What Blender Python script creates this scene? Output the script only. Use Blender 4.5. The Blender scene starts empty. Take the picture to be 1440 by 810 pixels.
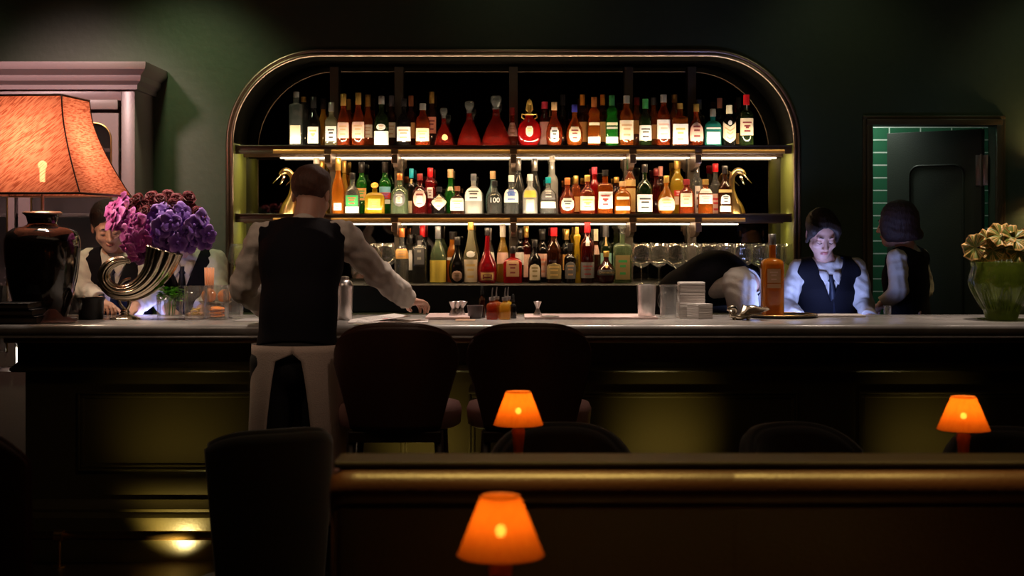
import bpy, bmesh, math, random
import numpy as np
from mathutils import Vector, Matrix, Euler
random.seed(7)
C = bpy.context.scene.collection
SC = bpy.context.scene
F = 2050.0; HZ = 323.0; CAMZ = 1.53
def P(px, py, D):
    """point at depth D metres whose place in the 1440x810 frame is (px, py); used to read positions off the photo"""
    return Vector(((px - 720) * D / F, D, CAMZ - (py - HZ) * D / F))
# ---------------------------------------------------------------- camera
cam = bpy.data.cameras.new('camera'); co = bpy.data.objects.new('camera', cam); C.objects.link(co)
co.location = (0, 0, CAMZ); co.rotation_euler = (math.pi/2, 0, 0)
cam.sensor_width = 36; cam.lens = F/1440*36; cam.shift_y = -82/1440; cam.clip_start = 0.05; cam.clip_end = 60
cam.dof.use_dof = True; cam.dof.focus_distance = 7.6; cam.dof.aperture_fstop = 4.0
SC.camera = co
# ---------------------------------------------------------------- world and exposure
w = bpy.data.worlds.new('world'); SC.world = w; w.use_nodes = True
w.node_tree.nodes['Background'].inputs[0].default_value = (0.9, 0.75, 0.6, 1)
w.node_tree.nodes['Background'].inputs[1].default_value = 0.004
SC.view_settings.view_transform = 'Standard'; SC.view_settings.look = 'None'
SC.view_settings.exposure = 0.0; SC.view_settings.gamma = 1.0; SC.view_settings.use_curve_mapping = False
SC.cycles.sample_clamp_indirect = 3.0
SC.cycles.transparent_max_bounces = 24
SC.cycles.max_bounces = 8
# ---------------------------------------------------------------- lights
def aim(o, d):
    o.rotation_euler = Vector(d).to_track_quat('-Z', 'Y').to_euler()
def spot(name, loc, target, power, col, size=60, blend=0.6, rad=0.05):
    l = bpy.data.lights.new(name, 'SPOT'); l.energy = power; l.color = col
    l.spot_size = math.radians(size); l.spot_blend = blend; l.shadow_soft_size = rad
    o = bpy.data.objects.new(name, l); C.objects.link(o); o.location = loc
    aim(o, Vector(target) - Vector(loc)); return o
def area(name, loc, d, power, col, sx, sy, spread=180):
    l = bpy.data.lights.new(name, 'AREA'); l.energy = power; l.color = col
    l.shape = 'RECTANGLE'; l.size = sx; l.size_y = sy; l.spread = math.radians(spread)
    o = bpy.data.objects.new(name, l); C.objects.link(o); o.location = loc; aim(o, d); return o
WARM = (1.0, 0.72, 0.45); AMB = (1.0, 0.55, 0.22)
# recessed ceiling downlights along the counter
for x, pw in ((-2.0, 110), (-1.45, 170), (-0.35, 200), (0.35, 180), (0.95, 210), (1.7, 130), (2.45, 170)):
    spot('counter_downlight', (x, 7.05, 3.35), (x, 7.0, 1.1), pw, (1.0, 0.80, 0.66), 34, 0.9, 0.04)
# dim ceiling lamps on the guests' side
spot('room_downlight', (-2.6, 4.3, 3.3), (-1.0, 6.4, 1.3), 45, (1.0, 0.70, 0.50), 24, 1.0, 0.1)
spot('room_downlight', (0.3, 4.6, 3.3), (-0.9, 6.3, 1.4), 22, (1.0, 0.66, 0.5), 34, 0.9, 0.1)
spot('bar_backlight', (-0.3, 8.1, 2.9), (-0.75, 6.45, 1.5), 30, (1.0, 0.74, 0.62), 40, 1.0, 0.25)
spot('bar_backlight', (-2.7, 6.2, 3.2), (-2.5, 8.0, 2.1), 330, (1.0, 0.66, 0.62), 42, 0.8, 0.15)
# added fill: a soft area light over the room and spots brightening the wall
area('room_fill_light', (0.0, 4.5, 3.38), (0, 0.0, -1), 6, (1.0, 0.66, 0.40), 4.5, 1.8)
for x, pw, zt in ((-1.9, 75, 1.6), (-3.4, 6, 2.0), (0.0, 2, 3.0), (1.9, 5, 2.2), (3.2, 9, 1.9)):
    spot('wall_fill_spot', (x, 7.5, 3.35), (x, 8.45, zt), pw, (0.85, 1.0, 0.55), 75, 1.0, 0.1)
# added amber spots that give the banquette roll its highlight
for x in (-0.25, 0.45, 1.2):
    spot('banquette_fill_spot', (x, 2.86, 3.35), (x, 2.98, 1.0), 230, (1.0, 0.66, 0.16), 34, 1.0, 0.05)
# narrow downlights over the stool seats
for x in (-0.22, 0.34):
    spot('stool_downlight', (x, 6.56, 3.3), (x, 6.10, 0.78), 22, (1.0, 0.74, 0.62), 12, 0.8, 0.04)
# lights beneath the foot rail, washing the bar front
for px, pw, zt, sz in ((250, 24.0, .27, 88), (600, 42.0, .33, 66), (935, 48.0, .33, 66), (1300, 26.0, .33, 66)):
    x = (px-720)*6.75/F
    spot('plinth_uplight', (x, 6.52, 0.05), (x, 6.8, zt), pw, (1.0, 0.76, 0.28), sz, 0.9, 0.03)
# cool light of the till screens behind the bar
area('till_screen_glow', (1.50, 7.42, 1.06), (0.10, 0.6, 0.6), 5.5, (0.30, 0.42, 1.0), 0.34, 0.22)
area('till_screen_glow', (-1.82, 7.44, 1.03), (0.1, 0.5, 0.75), 1.5, (0.35, 0.40, 1.0), 0.2, 0.14)
# ---------------------------------------------------------------- materials
MATS = {}
def lin(c):
    return tuple((v/12.92 if v <= 0.04045 else ((v+0.055)/1.055)**2.4) for v in c)
def nt(m):
    m.use_nodes = True; return m.node_tree, m.node_tree.nodes['Principled BSDF']
def mat(name, col, rough=0.5, metal=0.0, bump=0.0, scale=60.0, var=0.12, spec=None, coat=0.0, sheen=0.0, stretch=None):
    if name in MATS: return MATS[name]
    m = bpy.data.materials.new(name); t, b = nt(m)
    tc = t.nodes.new('ShaderNodeTexCoord'); n = t.nodes.new('ShaderNodeTexNoise')
    mp = t.nodes.new('ShaderNodeMapping')
    if stretch: mp.inputs['Scale'].default_value = stretch
    t.links.new(tc.outputs['Object'], mp.inputs[0]); t.links.new(mp.outputs[0], n.inputs['Vector'])
    n.inputs['Scale'].default_value = scale; n.inputs['Detail'].default_value = 3
    mx = t.nodes.new('ShaderNodeMix'); mx.data_type = 'RGBA'
    mx.inputs[6].default_value = tuple(v*(1-var) for v in col) + (1,)
    mx.inputs[7].default_value = tuple(min(1, v*(1+var)) for v in col) + (1,)
    t.links.new(n.outputs['Fac'], mx.inputs[0]); t.links.new(mx.outputs[2], b.inputs['Base Color'])
    b.inputs['Roughness'].default_value = rough; b.inputs['Metallic'].default_value = metal
    if spec is not None: b.inputs['Specular IOR Level'].default_value = spec
    if coat: b.inputs['Coat Weight'].default_value = coat
    if sheen: b.inputs['Sheen Weight'].default_value = sheen
    if bump:
        bp = t.nodes.new('ShaderNodeBump'); bp.inputs['Strength'].default_value = bump; bp.inputs['Distance'].default_value = 0.01
        t.links.new(n.outputs['Fac'], bp.inputs['Height']); t.links.new(bp.outputs[0], b.inputs['Normal'])
    MATS[name] = m; return m
def emit(name, col, st):
    if name in MATS: return MATS[name]
    m = bpy.data.materials.new(name); t, b = nt(m)
    b.inputs['Base Color'].default_value = (0.02, 0.02, 0.02, 1)
    b.inputs['Emission Color'].default_value = col + (1,); b.inputs['Emission Strength'].default_value = st
    MATS[name] = m; return m
def rim(t, power, gain, base):
    """reflection share that rises towards grazing view, the same from inside and outside"""
    lw = t.nodes.new('ShaderNodeLayerWeight'); lw.inputs[0].default_value = 0.5
    p = t.nodes.new('ShaderNodeMath'); p.operation = 'POWER'; p.inputs[1].default_value = power; t.links.new(lw.outputs['Facing'], p.inputs[0])
    q = t.nodes.new('ShaderNodeMath'); q.operation = 'MULTIPLY_ADD'; q.inputs[1].default_value = gain; q.inputs[2].default_value = base; t.links.new(p.outputs[0], q.inputs[0]); return q
def glass(name, col, dens, rough=0.06, body=None):
    """coloured glass with liquid: tinted see-through mixed with a soft translucent body and a glossy skin"""
    if name in MATS: return MATS[name]
    m = bpy.data.materials.new(name); t, b = nt(m)
    out = t.nodes['Material Output']; t.nodes.remove(b)
    tr = t.nodes.new('ShaderNodeBsdfTransparent'); tr.inputs[0].default_value = tuple(min(1, v**0.6) for v in col) + (1,)
    tl = t.nodes.new('ShaderNodeBsdfTranslucent'); df = t.nodes.new('ShaderNodeBsdfDiffuse')
    bc = body or col
    n = t.nodes.new('ShaderNodeTexNoise'); n.inputs['Scale'].default_value = 9; tc = t.nodes.new('ShaderNodeTexCoord')
    t.links.new(tc.outputs['Object'], n.inputs['Vector'])
    mc = t.nodes.new('ShaderNodeMix'); mc.data_type = 'RGBA'
    mc.inputs[6].default_value = tuple(v*0.75 for v in bc) + (1,); mc.inputs[7].default_value = tuple(min(1, v*1.2) for v in bc) + (1,)
    t.links.new(n.outputs['Fac'], mc.inputs[0])
    t.links.new(mc.outputs[2], tl.inputs[0]); t.links.new(mc.outputs[2], df.inputs[0])
    a = t.nodes.new('ShaderNodeMixShader'); a.inputs[0].default_value = 0.5
    t.links.new(tl.outputs[0], a.inputs[1]); t.links.new(df.outputs[0], a.inputs[2])
    rf = t.nodes.new('ShaderNodeBsdfRefraction'); rf.inputs['IOR'].default_value = 1.36; rf.inputs['Roughness'].default_value = 0.02; rf.inputs[0].default_value = tuple(min(1, v**0.5) for v in col) + (1,)
    rt = t.nodes.new('ShaderNodeMixShader'); rt.inputs[0].default_value = 0.6
    t.links.new(tr.outputs[0], rt.inputs[1]); t.links.new(rf.outputs[0], rt.inputs[2]); tr = rt
    c = t.nodes.new('ShaderNodeMixShader'); c.inputs[0].default_value = dens*0.62
    t.links.new(tr.outputs[0], c.inputs[1]); t.links.new(a.outputs[0], c.inputs[2])
    gl = t.nodes.new('ShaderNodeBsdfGlossy'); gl.inputs['Roughness'].default_value = rough
    fr = rim(t, 3.0, 0.75, 0.05)
    g = t.nodes.new('ShaderNodeMixShader'); t.links.new(fr.outputs[0], g.inputs[0])
    t.links.new(c.outputs[0], g.inputs[1]); t.links.new(gl.outputs[0], g.inputs[2])
    t.links.new(g.outputs[0], out.inputs[0]); MATS[name] = m; return m
# ---------------------------------------------------------------- mesh helpers
def link(name, me, m=None, parent=None, smooth=False):
    o = bpy.data.objects.new(name, me); C.objects.link(o)
    if m is not None:
        for x in (m if isinstance(m, (list, tuple)) else [m]): me.materials.append(x)
    if smooth:
        me.polygons.foreach_set('use_smooth', [True]*len(me.polygons))
    if parent is not None: o.parent = parent
    return o
def obj(name, bm, m, parent=None, smooth=False, angle=None):
    me = bpy.data.meshes.new(name); bmesh.ops.recalc_face_normals(bm, faces=bm.faces[:])
    bm.to_mesh(me); bm.free()
    o = link(name, me, m, parent, smooth or angle is not None)
    if angle is not None: me.set_sharp_from_angle(angle=math.radians(angle))
    return o
def NB(): return bmesh.new()
def solid(bm, geom, thickness):
    bmesh.ops.recalc_face_normals(bm, faces=bm.faces[:]); bm.normal_update()
    return bmesh.ops.solidify(bm, geom=geom, thickness=thickness)
def box(bm, x0, x1, y0, y1, z0, z1, bev=0.0, mi=0):
    r = bmesh.ops.create_cube(bm, size=1.0); vs = r['verts']
    bmesh.ops.scale(bm, vec=(x1-x0, y1-y0, z1-z0), verts=vs)
    bmesh.ops.translate(bm, vec=((x0+x1)/2, (y0+y1)/2, (z0+z1)/2), verts=vs)
    fs = list({f for v in vs for f in v.link_faces})
    for f in fs: f.material_index = mi
    if bev > 0:
        es = list({e for v in vs for e in v.link_edges})
        r = bmesh.ops.bevel(bm, geom=es, offset=bev, segments=2, affect='EDGES', profile=0.5)
        for f in r['faces']: f.material_index = mi
    return vs
def rings(bm, rs, closed=True, cap=(True, True), mi=0):
    """loft a list of vertex-coordinate rings"""
    V = [[bm.verts.new(p) for p in r] for r in rs]; n = len(V[0]); fs = []
    for a, b in zip(V, V[1:]):
        for i in range(n if closed else n-1):
            j = (i+1) % n
            try: fs.append(bm.faces.new((a[i], a[j], b[j], b[i])))
            except ValueError: pass
    if closed and cap[0]: fs.append(bm.faces.new(V[0][::-1]))
    if closed and cap[1]: fs.append(bm.faces.new(V[-1]))
    for f in fs: f.material_index = mi
    return V
def lathe(bm, prof, c=(0, 0, 0), n=24, sq=2.0, fy=1.0, mi=0, rot=0.0, flute=None, cap=(True, True)):
    rs = []
    for z, r in prof:
        ring = []
        for i in range(n):
            a = 2*math.pi*(i+0.5)/n
            ca, sa = math.cos(a), math.sin(a)
            k = 1.0 if sq == 2.0 else 1.0/((abs(ca)**sq + abs(sa)**sq)**(1.0/sq))
            rr = r*k*(1 + (flute[1]*math.cos(flute[0]*a) if flute else 0))
            x, y = rr*ca, rr*sa*fy
            if rot: x, y = x*math.cos(rot)-y*math.sin(rot), x*math.sin(rot)+y*math.cos(rot)
            ring.append((c[0]+x, c[1]+y, c[2]+z))
        rs.append(ring)
    return rings(bm, rs, cap=cap, mi=mi)
def tube(bm, pts, rad, n=10, mi=0, flute=None, cap=(True, True), flat=None):
    pts = [Vector(p) for p in pts]
    if not isinstance(rad, (list, tuple)): rad = [rad]*len(pts)
    rs = []; up = None
    for i, p in enumerate(pts):
        t = (pts[min(i+1, len(pts)-1)] - pts[max(i-1, 0)]).normalized()
        if up is None:
            up = Vector((0, 0, 1)) if abs(t.z) < 0.9 else Vector((0, 1, 0))
            u = t.cross(up).normalized()
        else:
            u = (u - t*u.dot(t)).normalized()
        v = t.cross(u)
        ring = []
        for k in range(n):
            a = 2*math.pi*k/n; r = rad[i]*(1 + (flute[1]*math.cos(flute[0]*a) if flute else 0))
            ring.append(tuple(p + u*r*math.cos(a) + v*r*math.sin(a)*(flat or 1)))
        rs.append(ring)
    return rings(bm, rs, cap=cap, mi=mi)
def smooth_path(pts, k=6):
    """Catmull-Rom through tuples of any length"""
    pts = [tuple(p) for p in pts]; out = []; q = [pts[0]] + pts + [pts[-1]]
    for i in range(1, len(q)-2):
        p0, p1, p2, p3 = q[i-1], q[i], q[i+1], q[i+2]
        for j in range(k):
            t = j/k
            out.append(tuple(0.5*((2*b) + (-a+c)*t + (2*a-5*b+4*c-d)*t*t + (-a+3*b-3*c+d)*t**3) for a, b, c, d in zip(p0, p1, p2, p3)))
    out.append(pts[-1]); return out
def thing(name, label, cat, loc=(0, 0, 0), group=None, rz=0.0):
    o = bpy.data.objects.new(name, None); C.objects.link(o); o.empty_display_size = 0.05
    o.location = loc; o.rotation_euler = (0, 0, rz)
    return tag(o, label, cat, group)
def tag(o, label, cat, group=None, kind=None):
    if label: o['label'] = label
    if cat: o['category'] = cat
    if group: o['group'] = group
    if kind: o['kind'] = kind
    return o
ORD = ['leftmost', 'second', 'third', 'fourth', 'fifth', 'sixth', 'seventh', 'eighth', 'ninth', 'tenth', 'eleventh', 'twelfth', 'thirteenth', 'fourteenth', 'fifteenth', 'sixteenth']
def ranked(objs, fmt):
    """label look-alikes by their order from the left"""
    objs = sorted(objs, key=lambda o: o.location.x*F/o.location.y)
    for i, o in enumerate(objs): o['label'] = fmt.format(ORD[i]+(' from left' if i else ''))
def struct(o): o['kind'] = 'structure'; return o
def text(name, s, size, loc, m, parent=None, rz=0.0, rx=math.pi/2, ry=0.0, ext=0.0006):
    c = bpy.data.curves.new(name, 'FONT'); c.body = s; c.size = size; c.align_x = 'CENTER'; c.align_y = 'CENTER'; c.extrude = ext
    c.resolution_u = 3
    o = bpy.data.objects.new(name, c); C.objects.link(o); o.location = loc; o.rotation_euler = (rx, ry, rz)
    c.materials.append(m)
    bpy.context.view_layer.update(); me = bpy.data.meshes.new_from_object(o); lo_, eu_ = o.location.copy(), o.rotation_euler.copy(); bpy.data.objects.remove(o); me.name = name
    o = bpy.data.objects.new(name, me); C.objects.link(o); o.location = lo_; o.rotation_euler = eu_
    if parent is not None: o.parent = parent
    return o
# ================================================================= the room
M_wall = mat('dark_green_wall_paint', (0.032, 0.046, 0.022), 0.55, bump=0.15, scale=25, var=0.15)
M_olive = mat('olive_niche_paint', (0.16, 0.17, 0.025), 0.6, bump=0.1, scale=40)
M_ceil = mat('dark_ceiling_paint', (0.02, 0.022, 0.016), 0.8)
M_floor = mat('dark_oak_floor', (0.028, 0.018, 0.011), 0.45, bump=0.3, scale=18, var=0.4, stretch=(1, 8, 1))
M_bronze = mat('brushed_bronze', (0.42, 0.29, 0.22), 0.35, 1.0, bump=0.1, scale=80)
M_brass = mat('warm_brass', (0.75, 0.47, 0.17), 0.28, 1.0, bump=0.05, scale=60)
M_dkwood = mat('dark_stained_wood', (0.028, 0.016, 0.010), 0.35, bump=0.25, scale=14, var=0.35, stretch=(1, 1, 9))
M_black = mat('matt_black', (0.006, 0.006, 0.006), 0.5, bump=0.05)
M_mirror = mat('smoked_mirror', (0.16, 0.15, 0.13), 0.03, 1.0, var=0.03, scale=4)
WY = 8.45      # back wall plane
NB0, NB1 = -1.615, 1.632   # niche opening in x
NX = (NB0+NB1)/2; NW = (NB1-NB0)/2; NT = 2.535; NR = 0.50; NBOT = 0.95
def arch(off=0.0, n=14, zb=NBOT):
    """outline of the arched opening from bottom left over the top to bottom right, grown by off"""
    w_, r, t = NW+off, NR+off, NT+off; pts = [(NX-w_, zb)]
    for i in range(n+1):
        a = math.pi - i*math.pi/2/n; pts.append((NX-w_+r+r*math.cos(a), t-r+r*math.sin(a)))
    for i in range(n+1):
        a = math.pi/2 - i*math.pi/2/n; pts.append((NX+w_-r+r*math.cos(a), t-r+r*math.sin(a)))
    pts.append((NX+w_, zb)); return pts
ZC = 3.45
bm = NB(); box(bm, -5.5, 5.5, -1.5, 10.4, -0.06, 0.0); struct(obj('floor', bm, M_floor))
bm = NB(); box(bm, -5.5, 5.5, -1.5, 10.4, ZC, ZC+0.06); struct(obj('ceiling', bm, M_ceil))
bm = NB(); box(bm, -5.5, -5.4, -1.5, 10.4, 0, ZC); struct(obj('wall_left', bm, M_wall))
bm = NB(); box(bm, 5.4, 5.5, -1.5, 10.4, 0, ZC); struct(obj('wall_right', bm, M_wall))
bm = NB(); box(bm, -5.5, 5.5, -1.6, -1.5, 0, ZC); struct(obj('wall_front', bm, M_dkwood))
DX0, DX1, DZ1 = 2.085, 2.80, 2.135     # doorway opening
bm = NB()
def q(*p): bm.faces.new([bm.verts.new(v) for v in p])
a = arch()
for (x0, z0), (x1, z1) in zip(a, a[1:]):
    if abs(x1-x0) > 1e-6: q((x0, WY, z0), (x1, WY, z1), (x1, WY, ZC), (x0, WY, ZC))
q((a[0][0], WY, 0), (a[-1][0], WY, 0), (a[-1][0], WY, NBOT), (a[0][0], WY, NBOT))
q((-5.4, WY, 0), (NX-NW, WY, 0), (NX-NW, WY, ZC), (-5.4, WY, ZC))
q((NX+NW, WY, 0), (DX0, WY, 0), (DX0, WY, ZC), (NX+NW, WY, ZC))
q((DX0, WY, DZ1), (DX1, WY, DZ1), (DX1, WY, ZC), (DX0, WY, ZC))
q((DX1, WY, 0), (5.4, WY, 0), (5.4, WY, ZC), (DX1, WY, ZC))
q((DX0, WY, 0), (DX0, WY+0.12, 0), (DX0, WY+0.12, DZ1), (DX0, WY, DZ1))
q((DX1, WY, 0), (DX1, WY+0.12, 0), (DX1, WY+0.12, DZ1), (DX1, WY, DZ1))
q((DX0, WY, DZ1), (DX1, WY, DZ1), (DX1, WY+0.12, DZ1), (DX0, WY+0.12, DZ1))
bmesh.ops.remove_doubles(bm, verts=bm.verts[:], dist=1e-4)
struct(obj('wall_back', bm, M_wall))
# room beyond the doorway, green tiled wall
M_tile = bpy.data.materials.new('green_glazed_tile'); t, b = nt(M_tile)
tc = t.nodes.new('ShaderNodeTexCoord'); mp = t.nodes.new('ShaderNodeMapping'); mp.inputs['Rotation'].default_value = (math.pi/2, 0, 0)
mp.inputs['Location'].default_value = (0.18, 0, 0.03)
br = t.nodes.new('ShaderNodeTexBrick'); br.offset = 0.0
br.inputs['Color1'].default_value = (0.035, 0.16, 0.085, 1); br.inputs['Color2'].default_value = (0.05, 0.19, 0.105, 1)
br.inputs['Mortar'].default_value = (0.75, 0.85, 0.78, 1); br.inputs['Scale'].default_value = 1
br.inputs['Mortar Size'].default_value = 0.004; br.inputs['Brick Width'].default_value = 0.2; br.inputs['Row Height'].default_value = 0.081
t.links.new(tc.outputs['Object'], mp.inputs[0]); t.links.new(mp.outputs[0], br.inputs['Vector']); t.links.new(br.outputs['Color'], b.inputs['Base Color'])
b.inputs['Roughness'].default_value = 0.25
bm = NB(); box(bm, 1.9, 3.4, 9.35, 9.42, 0, 2.9); struct(obj('wall_corridor', bm, M_tile))
bm = NB(); box(bm, 1.86, 1.9, WY+0.01, 9.42, 0, 2.9); struct(obj('wall_corridor_left', bm, M_wall))
bm = NB(); box(bm, 3.4, 3.44, WY+0.01, 9.42, 0, 2.9); struct(obj('wall_corridor_right', bm, M_wall))
bm = NB(); box(bm, 1.86, 3.44, WY+0.01, 9.42, 2.9, 2.95); struct(obj('ceiling_corridor', bm, M_ceil))
area('corridor_lamp', (2.05, 9.05, 2.45), (0.05, 0.6, -1), 5, (0.9, 1.0, 0.85), 0.25, 0.25)
# doorway trim
bm = NB()
for o_, w_, d_ in ((0.0, 0.035, 0.035), (0.035, 0.02, 0.02)):
    box(bm, DX0-o_-w_, DX0-o_, WY-d_, WY, 0, DZ1+o_, 0.004); box(bm, DX1+o_, DX1+o_+w_, WY-d_, WY, 0, DZ1+o_, 0.004)
    box(bm, DX0-o_-w_, DX1+o_+w_, WY-d_, WY, DZ1+o_, DZ1+o_+w_, 0.004)
M_trim = mat('brown_lacquered_trim', (0.07, 0.045, 0.022), 0.35, bump=0.1)
struct(obj('trim_1', bm, M_trim, angle=40))
# door leaf, hung on the right jamb and standing ajar into the corridor
M_door = mat('dark_green_lacquer', (0.055, 0.065, 0.055), 0.38, bump=0.12, scale=120)
dr = bpy.data.objects.new('door_1', None); C.objects.link(dr); struct(dr); dr.location = (2.765, WY+0.13, 0); dr.rotation_euler = (0, 0, math.radians(-40))
bm = NB(); box(bm, -0.60, 0.0, 0, 0.045, 0.01, DZ1-0.012, 0.004); obj('door_leaf', bm, M_door, dr, angle=40)
bm = NB(); pts = []
for i in range(9):
    a_ = math.pi - i*math.pi/2/8; pts.append((-0.39+0.06*math.cos(a_), -0.002, 1.855+0.06*math.sin(a_)))
for i in range(9):
    a_ = math.pi/2 - i*math.pi/2/8; pts.append((-0.17+0.06*math.cos(a_), -0.002, 1.855+0.06*math.sin(a_)))
tube(bm, [(-0.45, -0.002, 0.25)] + pts + [(-0.11, -0.002, 0.25)], 0.007, 8); obj('panel_moulding', bm, M_door, dr, True)
M_steel = mat('brushed_steel', (0.62, 0.58, 0.56), 0.3, 1.0, bump=0.08, scale=200)
bm = NB(); box(bm, -0.035, 0.0, -0.008, 0.0, 1.79, 1.97, 0.002); box(bm, 0.005, 0.04, -0.008, 0.0, 1.79, 1.97, 0.002)
tube(bm, [(0.0025, -0.012, 1.785), (0.0025, -0.012, 1.975)], 0.007, 10)
for z in (1.81, 1.85, 1.91, 1.95):
    for x in (-0.018, 0.022): lathe(bm, [(0, 0.004), (0.002, 0.004)], (x, -0.009, z), 8)
obj('hinge', bm, M_steel, dr, angle=40)
# ================================================================= arched bar niche
niche = bpy.data.objects.new('trim_2', None); C.objects.link(niche); struct(niche); niche.name = 'trim_2'
MY = 8.86
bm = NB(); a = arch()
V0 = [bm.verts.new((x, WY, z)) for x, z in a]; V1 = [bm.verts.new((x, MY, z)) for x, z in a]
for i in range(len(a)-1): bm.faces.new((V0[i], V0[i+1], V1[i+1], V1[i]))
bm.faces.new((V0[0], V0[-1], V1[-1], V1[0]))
for f in bm.faces: f.material_index = 0 if f.calc_center_median().z < NT-NR+0.02 else 1  # arch part coloured near black to stand for its unlit shade
obj('niche_reveal', bm, [M_olive, mat('shaded_soffit', (0.008, 0.007, 0.005), 0.95, spec=0.02)], niche)
bm = NB(); bm.faces.new([bm.verts.new((x, MY-0.001, z)) for x, z in arch()]); obj('mirror_back', bm, M_mirror, niche)
bm = NB()
for off, r, y in ((0.008, 0.011, WY-0.010), (0.031, 0.013, WY-0.006)):
    p = [(x, y, z) for x, z in arch(off)]; tube(bm, p, r, 10, mi=0)
obj('arch_frame', bm, M_bronze, niche, True)
# shelves and their lights, in six sections between five uprights
Z3, Z2, Z1 = 2.016, 1.6176, 1.215
UX = [(-259*8.5/F), (-165*8.5/F), (2*8.5/F), (170*8.5/F), (262*8.5/F)]
M_up = mat('dark_bronze_upright', (0.10, 0.08, 0.06), 0.4, 0.6)
M_shelf = mat('dark_walnut_shelf', (0.06, 0.03, 0.016), 0.35, bump=0.15, scale=20, stretch=(1, 8, 8))
M_led = emit('warm_led_strip', (1.0, 0.80, 0.55), 5.0)
M_ledg = mat('brushed_gold_edge', (0.85, 0.52, 0.2), 0.33, 1.0)
for i, x in enumerate(UX):
    where = ('leftmost', 'second from left', 'central', 'second from right', 'rightmost')[i]
    u = thing('shelf_upright', f'{where} slim dark metal upright behind the bottle shelves', 'shelf upright', (x, 8.80, Z1), 'uprights in the arched niche')
    bm = NB(); box(bm, -0.026, 0.026, 0.0, 0.05, 0.0, (2.515 if 0 < i < 4 else 2.515)-Z1, 0.003); obj('post', bm, M_up, u)
    for z in (Z3, Z2):
        bm = NB()
        rs = []
        for yy, hh in ((0.0, 0.10), (-0.12, 0.10), (-0.24, 0.085), (-0.27, 0.07)):
            zt = z-0.032-Z1
            rs.append([(-0.012, yy, zt-hh), (0.012, yy, zt-hh), (0.016, yy, zt), (-0.016, yy, zt)])
        rings(bm, rs)
        box(bm, -0.018, 0.018, -0.315, -0.262, z-0.10-Z1, z-0.046-Z1, 0.004)
        obj('bracket', bm, M_bronze, u)
secs = []
xs = [NX-NW+0.002] + UX + [NX+NW-0.002]
def in_arch(x, z):
    if z < NT-NR: return True
    return True
for nm, z in (('top', Z3), ('middle', Z2)):
    s = thing('bottle_shelf', f'{nm} shelf of the arched bar niche with a lit gold front edge', 'shelf', (0, 8.5, z), 'long shelves in the niche')
    bm = NB(); box(bm, xs[0], xs[-1], 0.0, 0.30, -0.030, 0.0, 0.002); box(bm, xs[0], xs[-1], 0.0, 0.006, -0.044, -0.029, 0.001); box(bm, xs[0], xs[-1], 0.266, 0.282, -0.050, -0.029, 0.001); obj('board', bm, M_shelf, s)
    for k in range(6):
        x0, x1 = xs[k]+0.02, xs[k+1]-0.02
        if k == 0: x0 += 0.20
        if k == 5: x1 -= 0.25 if nm == 'middle' else 0.02
        bm = NB(); box(bm, x0, x1, -0.012, -0.0005, -0.042, -0.020, 0.002); obj('gold_edge', bm, M_ledg, s)
        bm = NB(); box(bm, x0, x1, 0.262, 0.285, -0.058, -0.051, 0.001); obj('light_strip', bm, M_led, s)
        L = x1-x0
        # strip light below the shelf and a finer one tucked behind the front lip shining up the bottles
        area('shelf_strip_down', ((x0+x1)/2, 8.514, z-0.034), (0, 0.35, -1), 4.2*L, (1.0, 0.70, 0.40), L, 0.012)
        area('shelf_edge_wash', ((x0+x1)/2, 8.475, z-0.016), (0, 0.10, -1), 0.35*L, (1.0, 0.66, 0.30), L, 0.008)
        area('shelf_strip_up', ((x0+x1)/2, 8.513, z+0.006), (0, 0.35, 1), 3.8*L, (1.0, 0.80, 0.55), L, 0.008)
        if k in (0, 5) or True:
            pass
    bm = NB(); box(bm, xs[0], xs[-1], -0.014, -0.001, 0.0, 0.006, 0.001); obj('front_lip', bm, M_shelf, s)
for sx in (-1, 1):   # small lamps that graze the olive sides of the niche
    for z in (Z3, Z2):
        area('side_strip', ((NX+sx*(NW-0.10)), 8.64, z-0.055), (sx*1.0, 0, -1), 0.35, (1.0, 0.85, 0.4), 0.02, 0.2)
    area('side_strip', ((NX+sx*(NW-0.10)), 8.64, Z3+0.01), (sx*1.0, 0, 0.1), 0.05, (1.0, 0.85, 0.4), 0.02, 0.2)
# lowest ledge and the back counter cabinet
bc = thing('back_counter', 'dark low back bar counter running under the bottle niche', 'back counter', (0, 8.2, 0))
bm = NB(); box(bm, NB0+.005, NB1-.005, 0.08, 0.65, 1.062, Z1, 0.004); box(bm, -2.0, NB0+.004, 0.08, 0.245, 1.062, Z1, 0.004); box(bm, NB1-.004, 1.98, 0.08, 0.245, 1.062, Z1, 0.004); obj('bottle_ledge', bm, M_black, bc)
bm = NB(); box(bm, -2.0, 1.98, -0.12, 0.245, 0.0, 1.02, 0.004); obj('cabinet_body', bm, M_dkwood, bc)
bm = NB(); box(bm, -2.02, 2.0, -0.15, 0.245, 1.02, 1.06, 0.006); obj('counter_slab', bm, mat('green_stone', (0.05, 0.055, 0.035), 0.25, bump=0.05), bc)
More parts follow.
